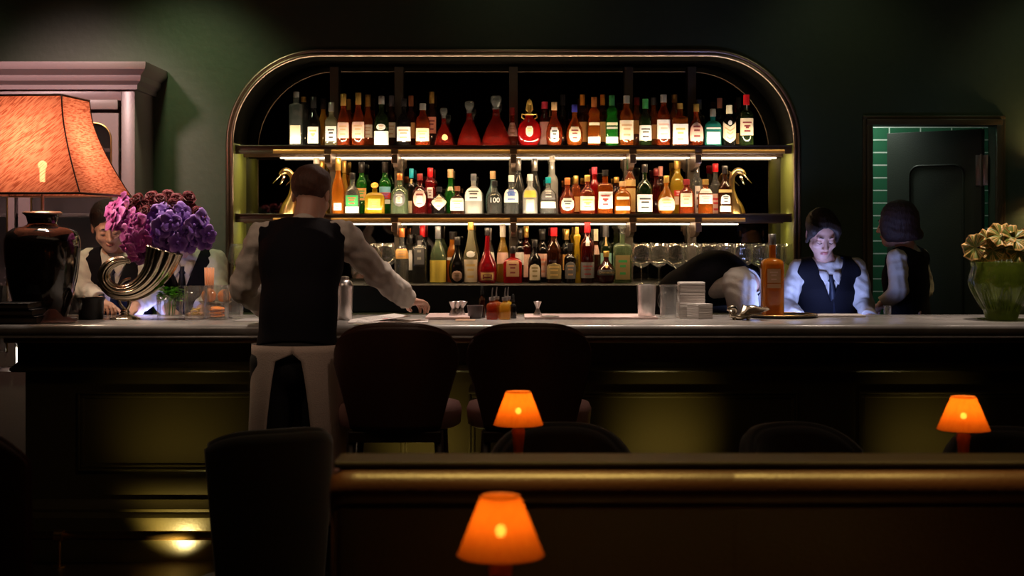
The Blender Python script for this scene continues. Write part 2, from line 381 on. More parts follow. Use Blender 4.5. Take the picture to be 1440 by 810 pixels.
# ================================================================= bar counter
M_bar = mat('olive_black_lacquer', (0.046, 0.037, 0.012), 0.30, bump=0.06, scale=90, var=0.1)
M_stone = mat('grey_veined_marble', (0.32, 0.30, 0.28), 0.22, bump=0.03, scale=6, var=0.5)
BX0, BX1, BY = -2.27, 4.2, 6.80
bar = thing('bar_counter', 'long dark panelled bar front below the grey stone top', 'bar counter', (0, BY, 0))
bm = NB(); box(bm, BX0, BX1, 0.0, 0.45, 0.0, 1.035, 0.003); obj('carcass', bm, M_bar, bar)
bm = NB()
def prof_run(bm, prof, x0, x1):
    """horizontal moulding: prof = [(y,z)...] swept from x0 to x1 and returned round the left end"""
    A = [bm.verts.new((x0+y*0.9, y, z)) for y, z in prof]; B = [bm.verts.new((x1, y, z)) for y, z in prof]
    E = [bm.verts.new((x0+y*0.9, 0.45, z)) for y, z in prof]
    for S, T in ((A, B), (E, A)):
        for i in range(len(prof)-1): bm.faces.new((S[i], S[i+1], T[i+1], T[i]))
    bm.faces.new(E)
prof_run(bm, [(0.0, 0.87), (-0.05, 0.87), (-0.06, 0.878), (-0.06, 0.89), (-0.045, 0.90), (-0.03, 0.915), (-0.03, 1.035), (0.0, 1.035)], BX0, BX1)
obj('frieze', bm, M_bar, bar, angle=30)
bm = NB()
prof_run(bm, [(0.0, 0.0), (-0.075, 0.0), (-0.075, 0.20), (-0.06, 0.215), (-0.05, 0.222), (-0.05, 0.235), (-0.03, 0.255), (-0.02, 0.275), (0.0, 0.275)], BX0, BX1)
obj('plinth', bm, M_bar, bar, angle=30)
for k in range(4):
    x0 = (110-720)*6.8/F + k*548.5*6.8/F; x1 = x0 + 463*6.8/F; z0, z1 = 0.405, 0.776
    bm = NB()
    for d, (i0, i1) in enumerate(((0.0, 0.012), (0.012, 0.03))):
        h = 0.014 if d == 0 else 0.007
        box(bm, x0+i0, x1-i0, -h, 0, z1-i1, z1-i0, 0.003); box(bm, x0+i0, x1-i0, -h, 0, z0+i0, z0+i1, 0.003)
        box(bm, x0+i0, x0+i1, -h, 0, z0+i1, z1-i1, 0.003); box(bm, x1-i1, x1-i0, -h, 0, z0+i1, z1-i1, 0.003)
    obj('panel_frame', bm, M_bar, bar, angle=30)
top = thing('stone_countertop', 'grey stone bar top with a rounded moulded edge', 'countertop', (0, 6.6, 1.035))
bm = NB()
TL = -2.36
pr = [(0.03, 0.0), (0.012, 0.004), (0.012, 0.010), (0.018, 0.016), (0.004, 0.026), (0.0, 0.040), (0.004, 0.054), (0.014, 0.063), (0.03, 0.065), (0.78, 0.065), (0.78, 0.0)]
rs = []
for x, ins in ((TL, 0.03), (TL+0.004, 0.012), (TL+0.015, 0.003), (TL+0.03, 0.0), (4.25, 0.0)):
    rs.append([(x, max(y, 0)+ins if y < 0.7 else y-ins*0.3, z if ins == 0 else 0.0325+(z-0.0325)*(1-ins*6)) for y, z in pr])
rings(bm, rs); obj('slab', bm, M_stone, top, angle=50)
bm = NB(); box(bm, TL+0.04, 4.2, 0.045, 0.155, -0.022, -0.0005, 0.008); obj('edge_bead', bm, M_bronze, top)
# foot rail
fr = thing('foot_rail', 'brass foot rail running along the base of the bar', 'foot rail', (0, 6.60, 0))
bm = NB(); tube(bm, [(-2.22, 0, 0.145), (4.1, 0, 0.145)], 0.021, 14); obj('rail', bm, M_brass, fr, True)
for x in (-2.05, -0.9, 0.25, 1.4, 2.55, 3.7):
    bm = NB(); tube(bm, [(x, 0, 0.003), (x, 0, 0.145)], 0.009, 8); lathe(bm, [(0, 0.03), (0.008, 0.028), (0.01, 0.01)], (x, 0, 0.001), 14)
    tube(bm, [(x-0.02, 0, 0.145), (x+0.02, 0, 0.145)], 0.027, 14)
    obj('rail_bracket', bm, M_brass, fr, angle=50)
# ================================================================= glazed cabinet on the left
M_cab = mat('mauve_grey_paint', (0.17, 0.125, 0.125), 0.35, bump=0.05, scale=80, var=0.05)
CXR = -2.075; CF = 8.02
cab = thing('display_cabinet', 'tall grey painted display cabinet with glazed arched doors at left', 'cabinet', (CXR, CF, 0))
bm = NB()
box(bm, -0.075, 0.0, 0.0, 0.42, 0.0, 2.30, 0.003)                 # right side and stile
box(bm, -1.7, -1.63, 0.0, 0.42, 0.0, 2.30, 0.003)
box(bm, -1.63, -0.075, 0.40, 0.42, 0.0, 2.30, 0.0)
box(bm, -1.63, -0.075, 0.0, 0.42, 2.24, 2.30, 0.003)
box(bm, -1.63, -0.075, 0.0, 0.42, 0.0, 0.75, 0.003)
for z in (1.24, 1.62, 1.98): box(bm, -1.63, -0.075, 0.05, 0.40, z-0.02, z, 0.002)
obj('carcass', bm, M_cab, cab, angle=40)
bm = NB(); pr = [(0.0, 2.30), (-0.02, 2.30), (-0.02, 2.325), (-0.045, 2.345), (-0.05, 2.36), (-0.05, 2.375), (-0.085, 2.405), (-0.09, 2.42), (-0.09, 2.445), (0.0, 2.445)]
A = [bm.verts.new((-1.75, y, z)) for y, z in pr]; B = [bm.verts.new((-y*0.9, y, z)) for y, z in pr]; E = [bm.verts.new((-y*0.9, 0.42, z)) for y, z in pr]
for S, T in ((A, B), (B, E)):
    for i in range(len(pr)-1): bm.faces.new((S[i], T[i], T[i+1], S[i+1]))
bm.faces.new([bm.verts.new(v) for v in ((-1.75, -0.0, 2.4449), (0.081, -0.0, 2.4449), (0.081, 0.42, 2.4449), (-1.75, 0.42, 2.4449))])
obj('cornice', bm, M_cab, cab, angle=30)
bm = NB(); box(bm, -1.6, -0.09, -0.015, 0.0, 2.19, 2.245, 0.006); obj('frieze_rail', bm, M_cab, cab, angle=40)
M_pane = glass('thin_clear_pane', (0.9, 0.92, 0.9), 0.02, 0.02)
def cab_door(x0, x1, nm):
    z0, z1, w_, r = 0.78, 2.17, 0.072, 0.09
    bm = NB()
    outer = []; inner = []
    def arc(cx, cz, rr, a0, a1, n=8): return [(cx+rr*math.cos(a0+(a1-a0)*i/n), cz+rr*math.sin(a0+(a1-a0)*i/n)) for i in range(n+1)]
    ix0, ix1, iz1, iz0 = x0+w_, x1-w_*0.55, z1-0.055, z0+0.08
    inn = [(ix0, iz0)] + arc(ix0+r, iz1-r, r, math.pi, math.pi/2) + arc(ix1-r, iz1-r, r, math.pi/2, 0) + [(ix1, iz0)]
    out = [(x0, z0)] + [(x0, z1)]*9 + [(x1, z1)]*9 + [(x1, z0)]
    loops = []
    for y in (-0.022, 0.0):
        loops.append(([bm.verts.new((x, y, z)) for x, z in inn], [bm.verts.new((x, y, z)) for x, z in out]))
    n = len(inn)
    for k, (I, O) in enumerate(loops):
        for i in range(n): 
            j = (i+1) % n
            try: bm.faces.new((I[i], I[j], O[j], O[i]))
            except ValueError: pass
    for i in range(n):
        j = (i+1) % n
        bm.faces.new((loops[0][0][i], loops[0][0][j], loops[1][0][j], loops[1][0][i]))
        bm.faces.new((loops[0][1][i], loops[0][1][j], loops[1][1][j], loops[1][1][i]))
    bmesh.ops.remove_doubles(bm, verts=bm.verts[:], dist=1e-5)
    d = obj('door', bm, M_cab, cab, angle=40)
    bm = NB(); box(bm, x0+0.05, x1-0.02, -0.012, -0.008, z0+0.05, z1-0.03); obj('glass_pane', bm, M_pane, d)
    bm = NB(); tube(bm, [(x, -0.024, z) for x, z in inn], 0.005, 6); obj('bead', bm, M_brass, d, True)
    return d
jar = thing('candle_jar', 'glowing glass candle jar low in the cabinet at the left edge', 'candle jar', (-2.79, CF+0.14, 0.782))
bm = NB(); lathe(bm, [(0, .030), (.005, .034), (.12, .034), (.13, .024), (.14, .024), (.139, .021), (.128, .022), (.118, .031), (.012, .030)], n=24); obj('jar_body', bm, glass('thin_clear_pane', (0.9, 0.92, 0.9), 0.02, 0.02), jar, True)
bm = NB(); lathe(bm, [(.008, .022), (.085, .022), (.09, .012)], n=18); obj('lit_wax', bm, emit('lit_wax', (1.0, 0.85, 0.7), 6.0), jar, True)
cab_door(-0.635, -0.085, 'r'); cab_door(-1.30, -0.655, 'l')
spot('cabinet_lamp', (CXR-0.5, CF+0.2, 2.2), (CXR-0.5, CF+0.25, 1.2), 1.2, (1.0, 0.7, 0.35), 120, 0.6, 0.03)
# wall socket plate
bm = NB(); box(bm, -0.045, 0.045, -0.008, 0, -0.03, 0.03, 0.004); 
sp = obj('wall_plate', bm, mat('ivory_plastic', (0.7, 0.6, 0.55), 0.4)); sp.location = ((258-720)*WY/F, WY, 1.53+32*WY/F)
tag(sp, 'small pale wall plate with a red light beside the flowers', 'wall plate')
bm = NB(); box(bm, 0.004, 0.034, -0.011, -0.006, -0.022, 0.022, 0.002); obj('red_indicator', bm, mat('red_plastic', (0.5, 0.02, 0.02), 0.4), sp)
# wall lamp past the right edge, giving the olive glow beside the doorway
wl = thing('wall_lamp', 'round wall lamp right of the doorway', 'lamp', (3.13, WY, 1.70))
bm = NB(); lathe(bm, [(0, 0.03), (0.01, 0.05), (0.02, 0.05)], (0, 0, 0), 20); 
for v in bm.verts: v.co = Vector((v.co.x, -v.co.z, v.co.y))
tube(bm, [(0, -0.02, 0), (0, -0.09, 0.0), (0, -0.10, 0.03)], 0.008, 8); obj('wall_bracket', bm, M_brass, wl, True)
bm = NB(); lathe(bm, [(0.03, 0.075), (0.16, 0.05)], (0, -0.10, 0), 24, cap=(False, False)); obj('shade', bm, mat('dark_shade', (0.10, 0.05, 0.02), 0.7), wl, True)
l = bpy.data.lights.new('wall_lamp_bulb', 'POINT'); l.energy = 16; l.color = (1.0, 0.7, 0.3); l.shadow_soft_size = 0.03
o = bpy.data.objects.new('wall_lamp_bulb', l); C.objects.link(o); o.location = (3.13, WY-0.10, 1.80)
# ================================================================= bottles
GL = {
 'clear': ((0.80, 0.82, 0.78), 0.13), 'crystal': ((0.97, 0.94, 0.90), 0.03), 'garnet': ((0.20, 0.010, 0.006), 0.6), 'frost': ((0.80, 0.78, 0.70), 0.75), 'smoke': ((0.20, 0.19, 0.17), 0.35),
 'amber': ((0.62, 0.14, 0.015), 0.55), 'orange': ((0.85, 0.27, 0.02), 0.62), 'honey': ((0.85, 0.42, 0.05), 0.75),
 'gold': ((0.85, 0.50, 0.06), 0.5), 'yellow': ((0.80, 0.52, 0.03), 0.8), 'cognac': ((0.55, 0.08, 0.015), 0.5),
 'wine': ((0.16, 0.010, 0.008), 0.5), 'red': ((0.72, 0.015, 0.015), 0.65), 'crimson': ((0.45, 0.01, 0.02), 0.7),
 'brown': ((0.10, 0.025, 0.008), 0.6), 'black': ((0.014, 0.011, 0.010), 0.85), 'dkgreen': ((0.025, 0.05, 0.012), 0.7),
 'green': ((0.03, 0.34, 0.03), 0.55), 'palegreen': ((0.42, 0.55, 0.30), 0.35), 'teal': ((0.05, 0.50, 0.38), 0.8),
 'paleteal': ((0.35, 0.60, 0.58), 0.5), 'palegold': ((0.75, 0.68, 0.42), 0.35)}
def gm(k): return glass('glass_'+k, GL[k][0], GL[k][1])
CAPC = {'silver': ((0.6, 0.58, 0.55), 0.9), 'gold': ((0.8, 0.48, 0.12), 0.8), 'black': ((0.012, 0.01, 0.01), 0), 'white': ((0.75, 0.7, 0.62), 0),
 'red': ((0.62, 0.01, 0.015), 0), 'pink': ((0.75, 0.06, 0.10), 0), 'cork': ((0.62, 0.38, 0.18), 0), 'cream': ((0.8, 0.7, 0.48), 0), 'blue': ((0.03, 0.03, 0.25), 0),
 'cyan': ((0.02, 0.45, 0.6), 0), 'copper': ((0.7, 0.22, 0.06), 0.6), 'dkred': ((0.22, 0.02, 0.02), 0), 'green': ((0.03, 0.18, 0.05), 0), 'orange': ((0.85, 0.35, 0.04), 0),
 'grey': ((0.12, 0.12, 0.13), 0.3), 'brown': ((0.2, 0.07, 0.03), 0), 'teal': ((0.0, 0.25, 0.28), 0), 'salmon': ((0.75, 0.3, 0.2), 0), 'glass': None}
def cm(k):
    if k == 'glass': return gm('clear')
    c, me = CAPC[k]; return mat('cap_'+k, c, 0.32, me, bump=0.03, var=0.06)
def lm(c):
    cols = {'cream': (0.80, 0.66, 0.46), 'white': (0.85, 0.80, 0.74), 'pink': (0.82, 0.50, 0.40), 'orange': (0.82, 0.42, 0.12), 'gold': (0.80, 0.52, 0.18),
            'black': (0.02, 0.018, 0.016), 'tan': (0.60, 0.34, 0.18), 'olive': (0.36, 0.26, 0.10), 'salmon': (0.82, 0.30, 0.18), 'dkred': (0.25, 0.03, 0.03),
            'yellow': (0.85, 0.62, 0.08), 'blue': (0.08, 0.18, 0.6), 'green': (0.05, 0.4, 0.1), 'red': (0.7, 0.03, 0.03), 'silver': (0.55, 0.5, 0.42), 'sky': (0.2, 0.5, 0.65), 'grey': (0.16, 0.15, 0.15), 'teal': (0.35, 0.7, 0.6)}
    return mat('label_'+c, tuple(v*.78 for v in cols[c]), 0.6, bump=0.02, var=0.05)
def prof(shape, R, H):
    """(profile, squareness, depth factor, neck radius, cap start height)"""
    n = min(0.0145, R*0.42); sq = 2.0; fy = 1.0; zc = 0.86
    if shape == 'std': p = [(0, .88), (.012, 1), (.56, 1), (.62, .96), (.67, .80), (.71, .55), (.75, n/R), (1, n/R)]
    elif shape == 'wine': p = [(0, .9), (.012, 1), (.58, 1), (.64, .93), (.68, .72), (.72, n/R*1.1), (1, n/R)]; zc = 0.80
    elif shape == 'slope': p = [(0, .9), (.012, 1), (.40, 1), (.50, .92), (.60, .70), (.68, .48), (.74, n/R), (1, n/R)]; zc = 0.78
    elif shape == 'square': p = [(0, .92), (.012, 1), (.62, 1), (.665, .95), (.69, .75), (.71, n/R*1.1), (1, n/R)]; sq = 5.0; fy = 0.85; zc = 0.87
    elif shape == 'tallsq': p = [(0, .92), (.012, 1), (.74, 1), (.77, .9), (.79, n/R*1.1), (1, n/R)]; sq = 5.0; zc = 0.90
    elif shape == 'bell': p = [(0, .80), (.015, .98), (.06, 1), (.16, .93), (.28, .78), (.40, .60), (.50, .42), (.58, .26), (.70, .22), (1, .22)]; fy = 0.5; zc = 0.74; sq = 2.5
    elif shape == 'disc': p = [(0, .45), (.02, .55), (.08, .78), (.18, .94), (.28, 1), (.38, .97), (.48, .82), (.56, .55), (.60, .35), (.70, .30), (1, .3)]; fy = 0.45; zc = 0.66
    elif shape == 'squat': p = [(0, .9), (.015, 1), (.46, 1), (.54, .95), (.60, .80), (.66, .50), (.70, n/R), (1, n/R)]; zc = 0.84
    elif shape == 'squaresquat': p = [(0, .92), (.015, 1), (.52, 1), (.60, .92), (.66, .65), (.69, n/R), (1, n/R)]; sq = 5.0; fy = 0.6; zc = 0.80
    elif shape == 'round': p = [(0, .55), (.03, .70), (.10, .90), (.22, 1), (.34, .98), (.46, .86), (.56, .62), (.64, .40), (.72, n/R), (1, n/R)]; zc = 0.82
    elif shape == 'bulb': p = [(0, .92), (.012, 1), (.50, 1), (.56, .93), (.60, .82), (.66, .94), (.72, .86), (.76, .62), (.79, n/R), (1, n/R)]; zc = 0.80; sq = 2.6
    elif shape == 'tall': p = [(0, .9), (.012, 1), (.54, 1), (.60, .94), (.65, .75), (.69, n/R*1.2), (1, n/R)]; zc = 0.90
    elif shape == 'longneck': p = [(0, .92), (.012, 1), (.30, .97), (.36, 1.0), (.48, .92), (.60, .66), (.74, .44), (.86, n/R*1.05), (1, n/R)]; zc = 0.86
    elif shape == 'cone': p = [(0, 1), (.01, 1), (.25, .92), (.50, .78), (.72, .62), (.80, .9), (.84, .9), (.88, .5), (1, .5)]; zc = 0.88; sq = 4.0
    elif shape == 'balloon': p = [(0, .75), (.02, .9), (.10, 1), (.24, 1), (.36, .88), (.46, .58), (.54, .36), (.62, .30), (.80, .26), (1, .22)]; zc = 0.86
    elif shape == 'jug': p = [(0, .9), (.015, 1), (.52, 1), (.60, .97), (.67, .82), (.73, .55), (.77, n/R*1.2), (1, n/R)]; zc = 0.85; sq = 2.6
    return p, sq, fy, zc
def rad_at(p, t):
    for (a, ra), (b, rb) in zip(p, p[1:]):
        if a <= t <= b: return ra + (rb-ra)*(t-a)/max(b-a, 1e-6)
    return p[-1][1]
def label_patch(name, spec, p, sq, fy, R, H, zb, ytop_z, parent):
    """curved paper label; spec = (y_top, y_bottom, width_fraction, colour, form, print colour, off)"""
    z1, z0, wf, col, form, ink = spec[:6]
    off = spec[6] if len(spec) > 6 else 0.0
    bm = NB(); NXg, NZg = 10, 10; amax = math.asin(min(0.97, wf))
    V = {}
    for j in range(NZg+1):
        v = j/NZg
        s = 1.0
        if form == 'oval': s = math.sqrt(max(0, 1-(2*v-1)**2))
        elif form == 'diamond': s = 1-abs(2*v-1)
        elif form == 'arch': s = 1.0 if v < 0.6 else math.sqrt(max(0, 1-((v-0.6)/0.4)**2))
        elif form == 'shield': s = math.sqrt(max(0, 1-((0.45-v)/0.45)**2)) if v < 0.45 else (1.0 if v < .85 else 0.75)
        s = max(s, 0.02)
        for i in range(NXg+1):
            u = (i/NXg*2-1)
            z = z0+(z1-z0)*v
            if form == 'chevron': z += (abs(u)-0.5)*(z1-z0)*0.35
            r = R*rad_at(p, min(1, max(0, (z-zb)/H)))
            a = -math.pi/2 + u*amax*s + off
            ca, sa = math.cos(a), math.sin(a)
            k = 1.0 if sq == 2 else 1.0/((abs(ca)**sq+abs(sa)**sq)**(1/sq))
            if sq >= 4:   # flat front: keep x linear
                x = u*s*wf*r*0.98 + off*r; y = -r*fy*(1.0)
            else: x, y = r*k*ca, r*k*sa*fy
            V[i, j] = bm.verts.new((x*1.01, y-0.0012, z-zb))
    for j in range(NZg):
        for i in range(NXg):
            f = bm.faces.new((V[i, j], V[i+1, j], V[i+1, j+1], V[i, j+1]))
            if ink and ((j == 7 and 2 <= i <= 7) or (j == 5 and 3 <= i <= 6) or (j == 2 and 3 <= i <= 6)) and form != 'band': f.material_index = 1
            if form == 'frame' and (i in (1, 8) or j in (1, 8)) and 1 <= i <= 8 and 1 <= j <= 8: f.material_index = 1
            if form == 'dot' and 4 <= i <= 5 and 4 <= j <= 5: f.material_index = 1
    me_m = [lm(col)] + ([lm(ink)] if ink else [])
    r = solid(bm, geom=bm.faces[:], thickness=0.0006)
    return obj(name, bm, me_m, parent, smooth=False)
def bottle(cx, wpx, top, shape, gk, cap, desc, labels=(), row=0, shelf='top', base=None, D=None, turn=0.0, extra=None, liquid=None):
    zb = {'top': Z3, 'middle': Z2, 'lower': Z1}[shelf] if base is None else base
    D = D or (8.60 if row == 0 else 8.725)
    # keep the outline the photo shows at this depth
    x = (cx-720)*D/F; ztop = CAMZ-(top-HZ)*D/F; H = ztop-zb-0.001; R = wpx*D/F/2
    p, sq, fy, zc = prof(shape, R, H)
    if cap == 'tallcap': pass
    t = thing('bottle', desc, 'bottle', (x, D, zb+0.001), None)
    bm = NB(); q_ = [(z*H, r*R) for z, r in p if z <= zc] + [(zc*H, rad_at(p, zc)*R)]
    lathe(bm, q_, (0, 0, 0), 24 if sq == 2 else 28, sq, fy)
    mats = [gm(gk)]
    if liquid:
        mats.append(gm(liquid[0]))
        for f in bm.faces:
            if f.calc_center_median().z < liquid[1]*H: f.material_index = 1
    obj('bottle_body', bm, mats, t, angle=50)
    n = max(rad_at(p, zc)*R, 0.006)
    if shape == 'bell': t.children[0].data.materials[0] = gm('garnet')
    bm = NB()
    if cap == 'glass' or shape in ('bell', 'disc'):
        if shape == 'disc':
            lathe(bm, [(zc*H, n*1.2), (zc*H+0.006, n*1.3), (zc*H+0.01, n*0.7)], n=16)
            for a_ in (-0.9, 0, 0.9):
                tube(bm, [(0, 0, zc*H+0.01), (math.sin(a_)*0.018, 0, zc*H+0.01+0.028*math.cos(a_*0.6)), (math.sin(a_)*0.012, 0, H*0.97)], [0.005, 0.009, 0.003], 8)
            lathe(bm, [(H*0.86, 0.004), (H*0.9, 0.010), (H*0.95, 0.010), (H, 0.003)], n=12)
            for sx in (-1, 1):
                tube(bm, [(sx*n*1.0, 0, zc*H*0.86), (sx*n*2.0, 0, zc*H*0.93), (sx*n*1.9, 0, zc*H*1.04), (sx*n*1.1, 0, zc*H*1.02)], 0.004, 8)
        else:
            lathe(bm, [(zc*H, n*1.05), (zc*H+.02*H, n*1.15), (zc*H+.03*H, n*.8), (zc*H+.06*H, n*1.0), (zc*H+.15*H, n*1.75), (H*.97, n*1.7), (H, n*1.3)], n=14, sq=2.0)
    elif shape == 'cone':
        lathe(bm, [(zc*H, n), (H, n*0.9)], n=16)
    elif cap == 'ball' or cap == 'orangeball':
        c0 = (zc*H+H)/2; r0 = (H-zc*H)/2
        lathe(bm, [(zc*H, n*0.8)] + [(c0-r0*0.9*math.cos(i*math.pi/7), max(0.002, r0*1.15*math.sin(i*math.pi/7))) for i in range(1, 8)], n=16)
    else:
        ov = 1.18
        lathe(bm, [(zc*H-0.001, n*ov), (zc*H+0.002, n*ov*1.04), (H*0.5+zc*H*0.5, n*ov), (H-0.002, n*ov*1.03), (H, n*ov*0.9)], n=16)
    ck = {'ball': 'orange'}.get(cap, cap)
    if shape == 'disc': ck = 'gold'
    obj('bottle_cap', bm, cm(ck), t, angle=50)
    for L in labels:
        z1, z0 = CAMZ-(L[0]-HZ)*D/F, CAMZ-(L[1]-HZ)*D/F
        label_patch('bottle_label', (z1, z0) + tuple(L[2:]), p, sq, fy, R, H, zb, ztop, t)
    if extra: extra(t, R, H, zb)
    if turn: t.rotation_euler = (0, 0, turn)
    return t
BOT = []
def B(*a, **k): BOT.append((a, k))
T = dict(shelf='top'); TB = dict(shelf='top', row=1)
B(416.5, 18.5, 129, 'tallsq', 'clear', 'silver', 'tall square clear bottle with a pale lower label, leftmost on the top shelf', [(177, 203, .78, 'cream', 'rect', None)], **T)
B(427, 14, 136, 'tallsq', 'smoke', 'gold', 'smoky square bottle half hidden behind the leftmost clear bottle, top shelf', [], **TB)
B(441, 19.5, 136, 'slope', 'black', 'black', 'black bottle with white square label and gold emblem, third from left on top shelf', [(179, 202, .75, 'white', 'dot', 'gold')], **T)
B(454.5, 16, 138, 'slope', 'honey', 'black', 'honey coloured bottle with dark cap, at left of the top shelf', [], row=1, shelf='top')
B(466, 18, 144, 'squaresquat', 'palegold', 'silver', 'square bottle with round neck medallion and white label, left part of top shelf', [(178, 199, .85, 'white', 'rect', 'black')], **T)
B(483, 18.5, 132, 'slope', 'cognac', 'gold', 'cognac bottle with gold neck and cream label, left of a taller twin on top shelf', [(173, 195, .85, 'pink', 'rect', 'tan')], **T)
B(490.5, 12, 139, 'slope', 'amber', 'gold', 'amber bottle showing only its gold neck between two cognac bottles, top shelf', [], **TB)
B(504, 19, 130.5, 'slope', 'cognac', 'gold', 'tallest cognac bottle with gold neck and large pink label, top shelf left', [(172, 195, .9, 'pink', 'rect', 'tan')], **T)
B(517.5, 15.5, 133, 'slope', 'amber', 'gold', 'amber bottle with cream label, just left of the green bottle with silver cap', [(176, 194, .85, 'cream', 'rect', 'tan')], **TB)
B(536.5, 21, 135, 'squat', 'dkgreen', 'silver', 'dark green bottle with silver cap, oval badge and white label, top shelf', [(185, 204.5, .96, 'white', 'rect', None), (175, 184, .6, 'white', 'oval', 'tan')], **T)
B(550.5, 14, 134.5, 'wine', 'brown', 'grey', 'dark brown bottle with cream label behind the silver capped green bottle', [(173, 194, .85, 'cream', 'rect', 'tan')], **TB)
B(568, 20, 138.5, 'squat', 'black', 'black', 'black bottle with a big cream and white label, left of the centre, top shelf', [(179, 199, .96, 'white', 'rect', 'tan')], **T)
B(578, 13.5, 134.5, 'wine', 'wine', 'brown', 'dark red bottle with brown neck behind the black bottle, top shelf', [(173, 195, .85, 'orange', 'rect', None)], **TB)
B(594.5, 20, 145.5, 'jug', 'cognac', 'silver', 'low red brown bottle with yellow and white label, top shelf left of centre', [(181, 199, .85, 'cream', 'rect', 'gold')], **T)
B(607, 14, 129, 'wine', 'brown', 'gold', 'tall dark bottle with gold neck and salmon label, top shelf', [(165, 188, .9, 'salmon', 'rect', 'dkred')], **TB)
B(624, 28, 152, 'bell', 'wine', 'glass', 'small dark red bell decanter with round gold label, top shelf', [(189, 198, .34, 'gold', 'oval', None, 0.15)], **T)
B(660, 34, 142.5, 'bell', 'wine', 'glass', 'middle sized dark red bell decanter with crystal stopper, plain glass', [], **T)
B(697.5, 41, 135, 'bell', 'wine', 'glass', 'largest bell decanter with tall crystal stopper, left of the centre post', [], **T)
B(720.5, 15, 151.5, 'round', 'cognac', 'dkred', 'small red brown bottle with pink cream label, right of the largest decanter', [(173, 192, .95, 'pink', 'rect', 'tan')], **TB)
B(744.5, 34, 139, 'disc', 'red', 'gold', 'round bright red flask with ornate gold stopper, top shelf centre', [(178, 193, .30, 'cream', 'shield', 'gold')], **T)
B(766, 16, 143, 'jug', 'wine', 'pink', 'dark red bottle with pink cap and pale label, right of the round flask', [(172, 204, .85, 'pink', 'rect', None)], **TB)
B(779.5, 23.5, 143.5, 'round', 'cognac', 'cork', 'round shouldered amber bottle with cork stopper and white crest label', [(180, 201, .5, 'white', 'shield', 'black')], **T)
B(791.5, 12, 133, 'wine', 'black', 'black', 'thin black bottle standing behind the two crest labelled bottles', [], **TB)
B(808, 23.5, 147, 'round', 'amber', 'blue', 'amber bottle with purple blue cap and cream crest label, top shelf', [(179, 200, .7, 'cream', 'shield', 'dkred')], **T)
B(819, 14, 133, 'bulb', 'brown', 'orange', 'dark bottle with tall orange capsule and orange label, left of the copper capped one', [(172, 200, .95, 'orange', 'rect', None)], **TB)
B(835.5, 17.5, 136.5, 'bulb', 'amber', 'copper', 'amber bulb necked bottle with copper cap and white block label', [(193, 202, .96, 'white', 'band', None), (173, 177, .8, 'cream', 'band', None)], **T)
B(847.5, 14, 133, 'bulb', 'brown', 'orange', 'dark bottle with tall orange capsule, left of the green bulb necked bottle', [(172, 200, .95, 'orange', 'rect', None)], **TB)
B(860.5, 17.5, 134, 'bulb', 'green', 'green', 'green bulb necked bottle with white block label, top shelf', [(193, 202, .96, 'white', 'band', None), (173, 177, .8, 'cream', 'band', None), (179, 182, .8, 'silver', 'band', None)], **T)
B(881, 19.5, 134.5, 'jug', 'amber', 'silver', 'amber bottle with grey cap and tall cream label, right of the green bottle', [(170, 197, .94, 'cream', 'rect', 'tan')], **T)
B(895.5, 14, 137, 'jug', 'amber', 'dkred', 'amber bottle with dark red cap and orange label, right of the tall cream label', [(170, 189, .9, 'orange', 'rect', None)], **TB)
B(907.5, 18, 139, 'wine', 'dkgreen', 'green', 'dark green bottle with green cap and white lettered label, top shelf right', [(177, 198, .95, 'white', 'rect', 'black')], **T)
B(919, 13.5, 137, 'jug', 'amber', 'grey', 'amber bottle with dark grey cap and orange label, behind the lettered green bottle', [(176, 196, .9, 'orange', 'rect', None)], **TB)
B(933, 18.5, 133, 'jug', 'cognac', 'silver', 'amber bottle with shiny silver cap and cream label, right of the lettered green bottle', [(169, 196, .96, 'white', 'rect', 'pink')], **T)
B(948.5, 14, 133, 'jug', 'orange', 'gold', 'orange bottle with gold cap showing behind the large white label', [], **TB)
B(956, 22.5, 145, 'square', 'amber', 'gold', 'amber bottle with gold cap and the largest white label on the top shelf', [(175, 203.5, .96, 'white', 'rect', 'gold')], **T)
B(979, 22, 146, 'round', 'cognac', 'gold', 'amber bottle with arched pale label, left of the turquoise bottle', [(172, 199, .85, 'pink', 'arch', 'brown' if False else 'dkred')], **T)
B(983, 14, 140, 'wine', 'brown', 'grey', 'dark capped brown bottle just behind the arched label bottle', [], **TB)
B(1002.5, 23.5, 153, 'squaresquat', 'teal', 'silver', 'turquoise square bottle with silver cap and pale frosted lower half', [(186, 203, .8, 'white', 'rect', 'teal'), (180, 182, .85, 'white', 'band', None)], **T)
B(1012, 14, 138, 'wine', 'dkgreen', 'salmon', 'dark green bottle with salmon capsule behind the turquoise bottle', [], **TB)
B(1025.5, 18.5, 148, 'wine', 'black', 'cream', 'dark bottle with cream capsule and folded chevron label', [(175, 198, .98, 'cream', 'chevron', 'tan'), (170, 177, .3, 'white', 'oval', None)], **T)
B(1038.5, 12, 137, 'wine', 'black', 'black', 'plain black bottle behind the chevron label bottle', [(188, 203, .9, 'orange', 'rect', None)], **TB)
B(1049.5, 20, 133, 'wine', 'dkgreen', 'red', 'dark green bottle with bright red cap and cream label, rightmost on top shelf', [(167, 191, .9, 'cream', 'dot', 'dkred'), (144, 156, .2, 'cream', 'rect', None)], **T)
M2 = dict(shelf='middle'); MB2 = dict(shelf='middle', row=1)
B(445, 17, 222, 'tall', 'clear', 'white', 'clear bottle with white cap mostly hidden by the head of the waiter', [], **MB2)
B(453, 14, 226, 'slope', 'gold', 'gold', 'gold bottle hidden behind the head of the waiter, second', [], **MB2)
B(475.5, 18, 222, 'slope', 'orange', 'clear' if False else 'gold', 'tall orange bottle with gold neck just right of the head of the waiter', [(286, 296, .6, 'white', 'rect', 'dkred')], **M2)
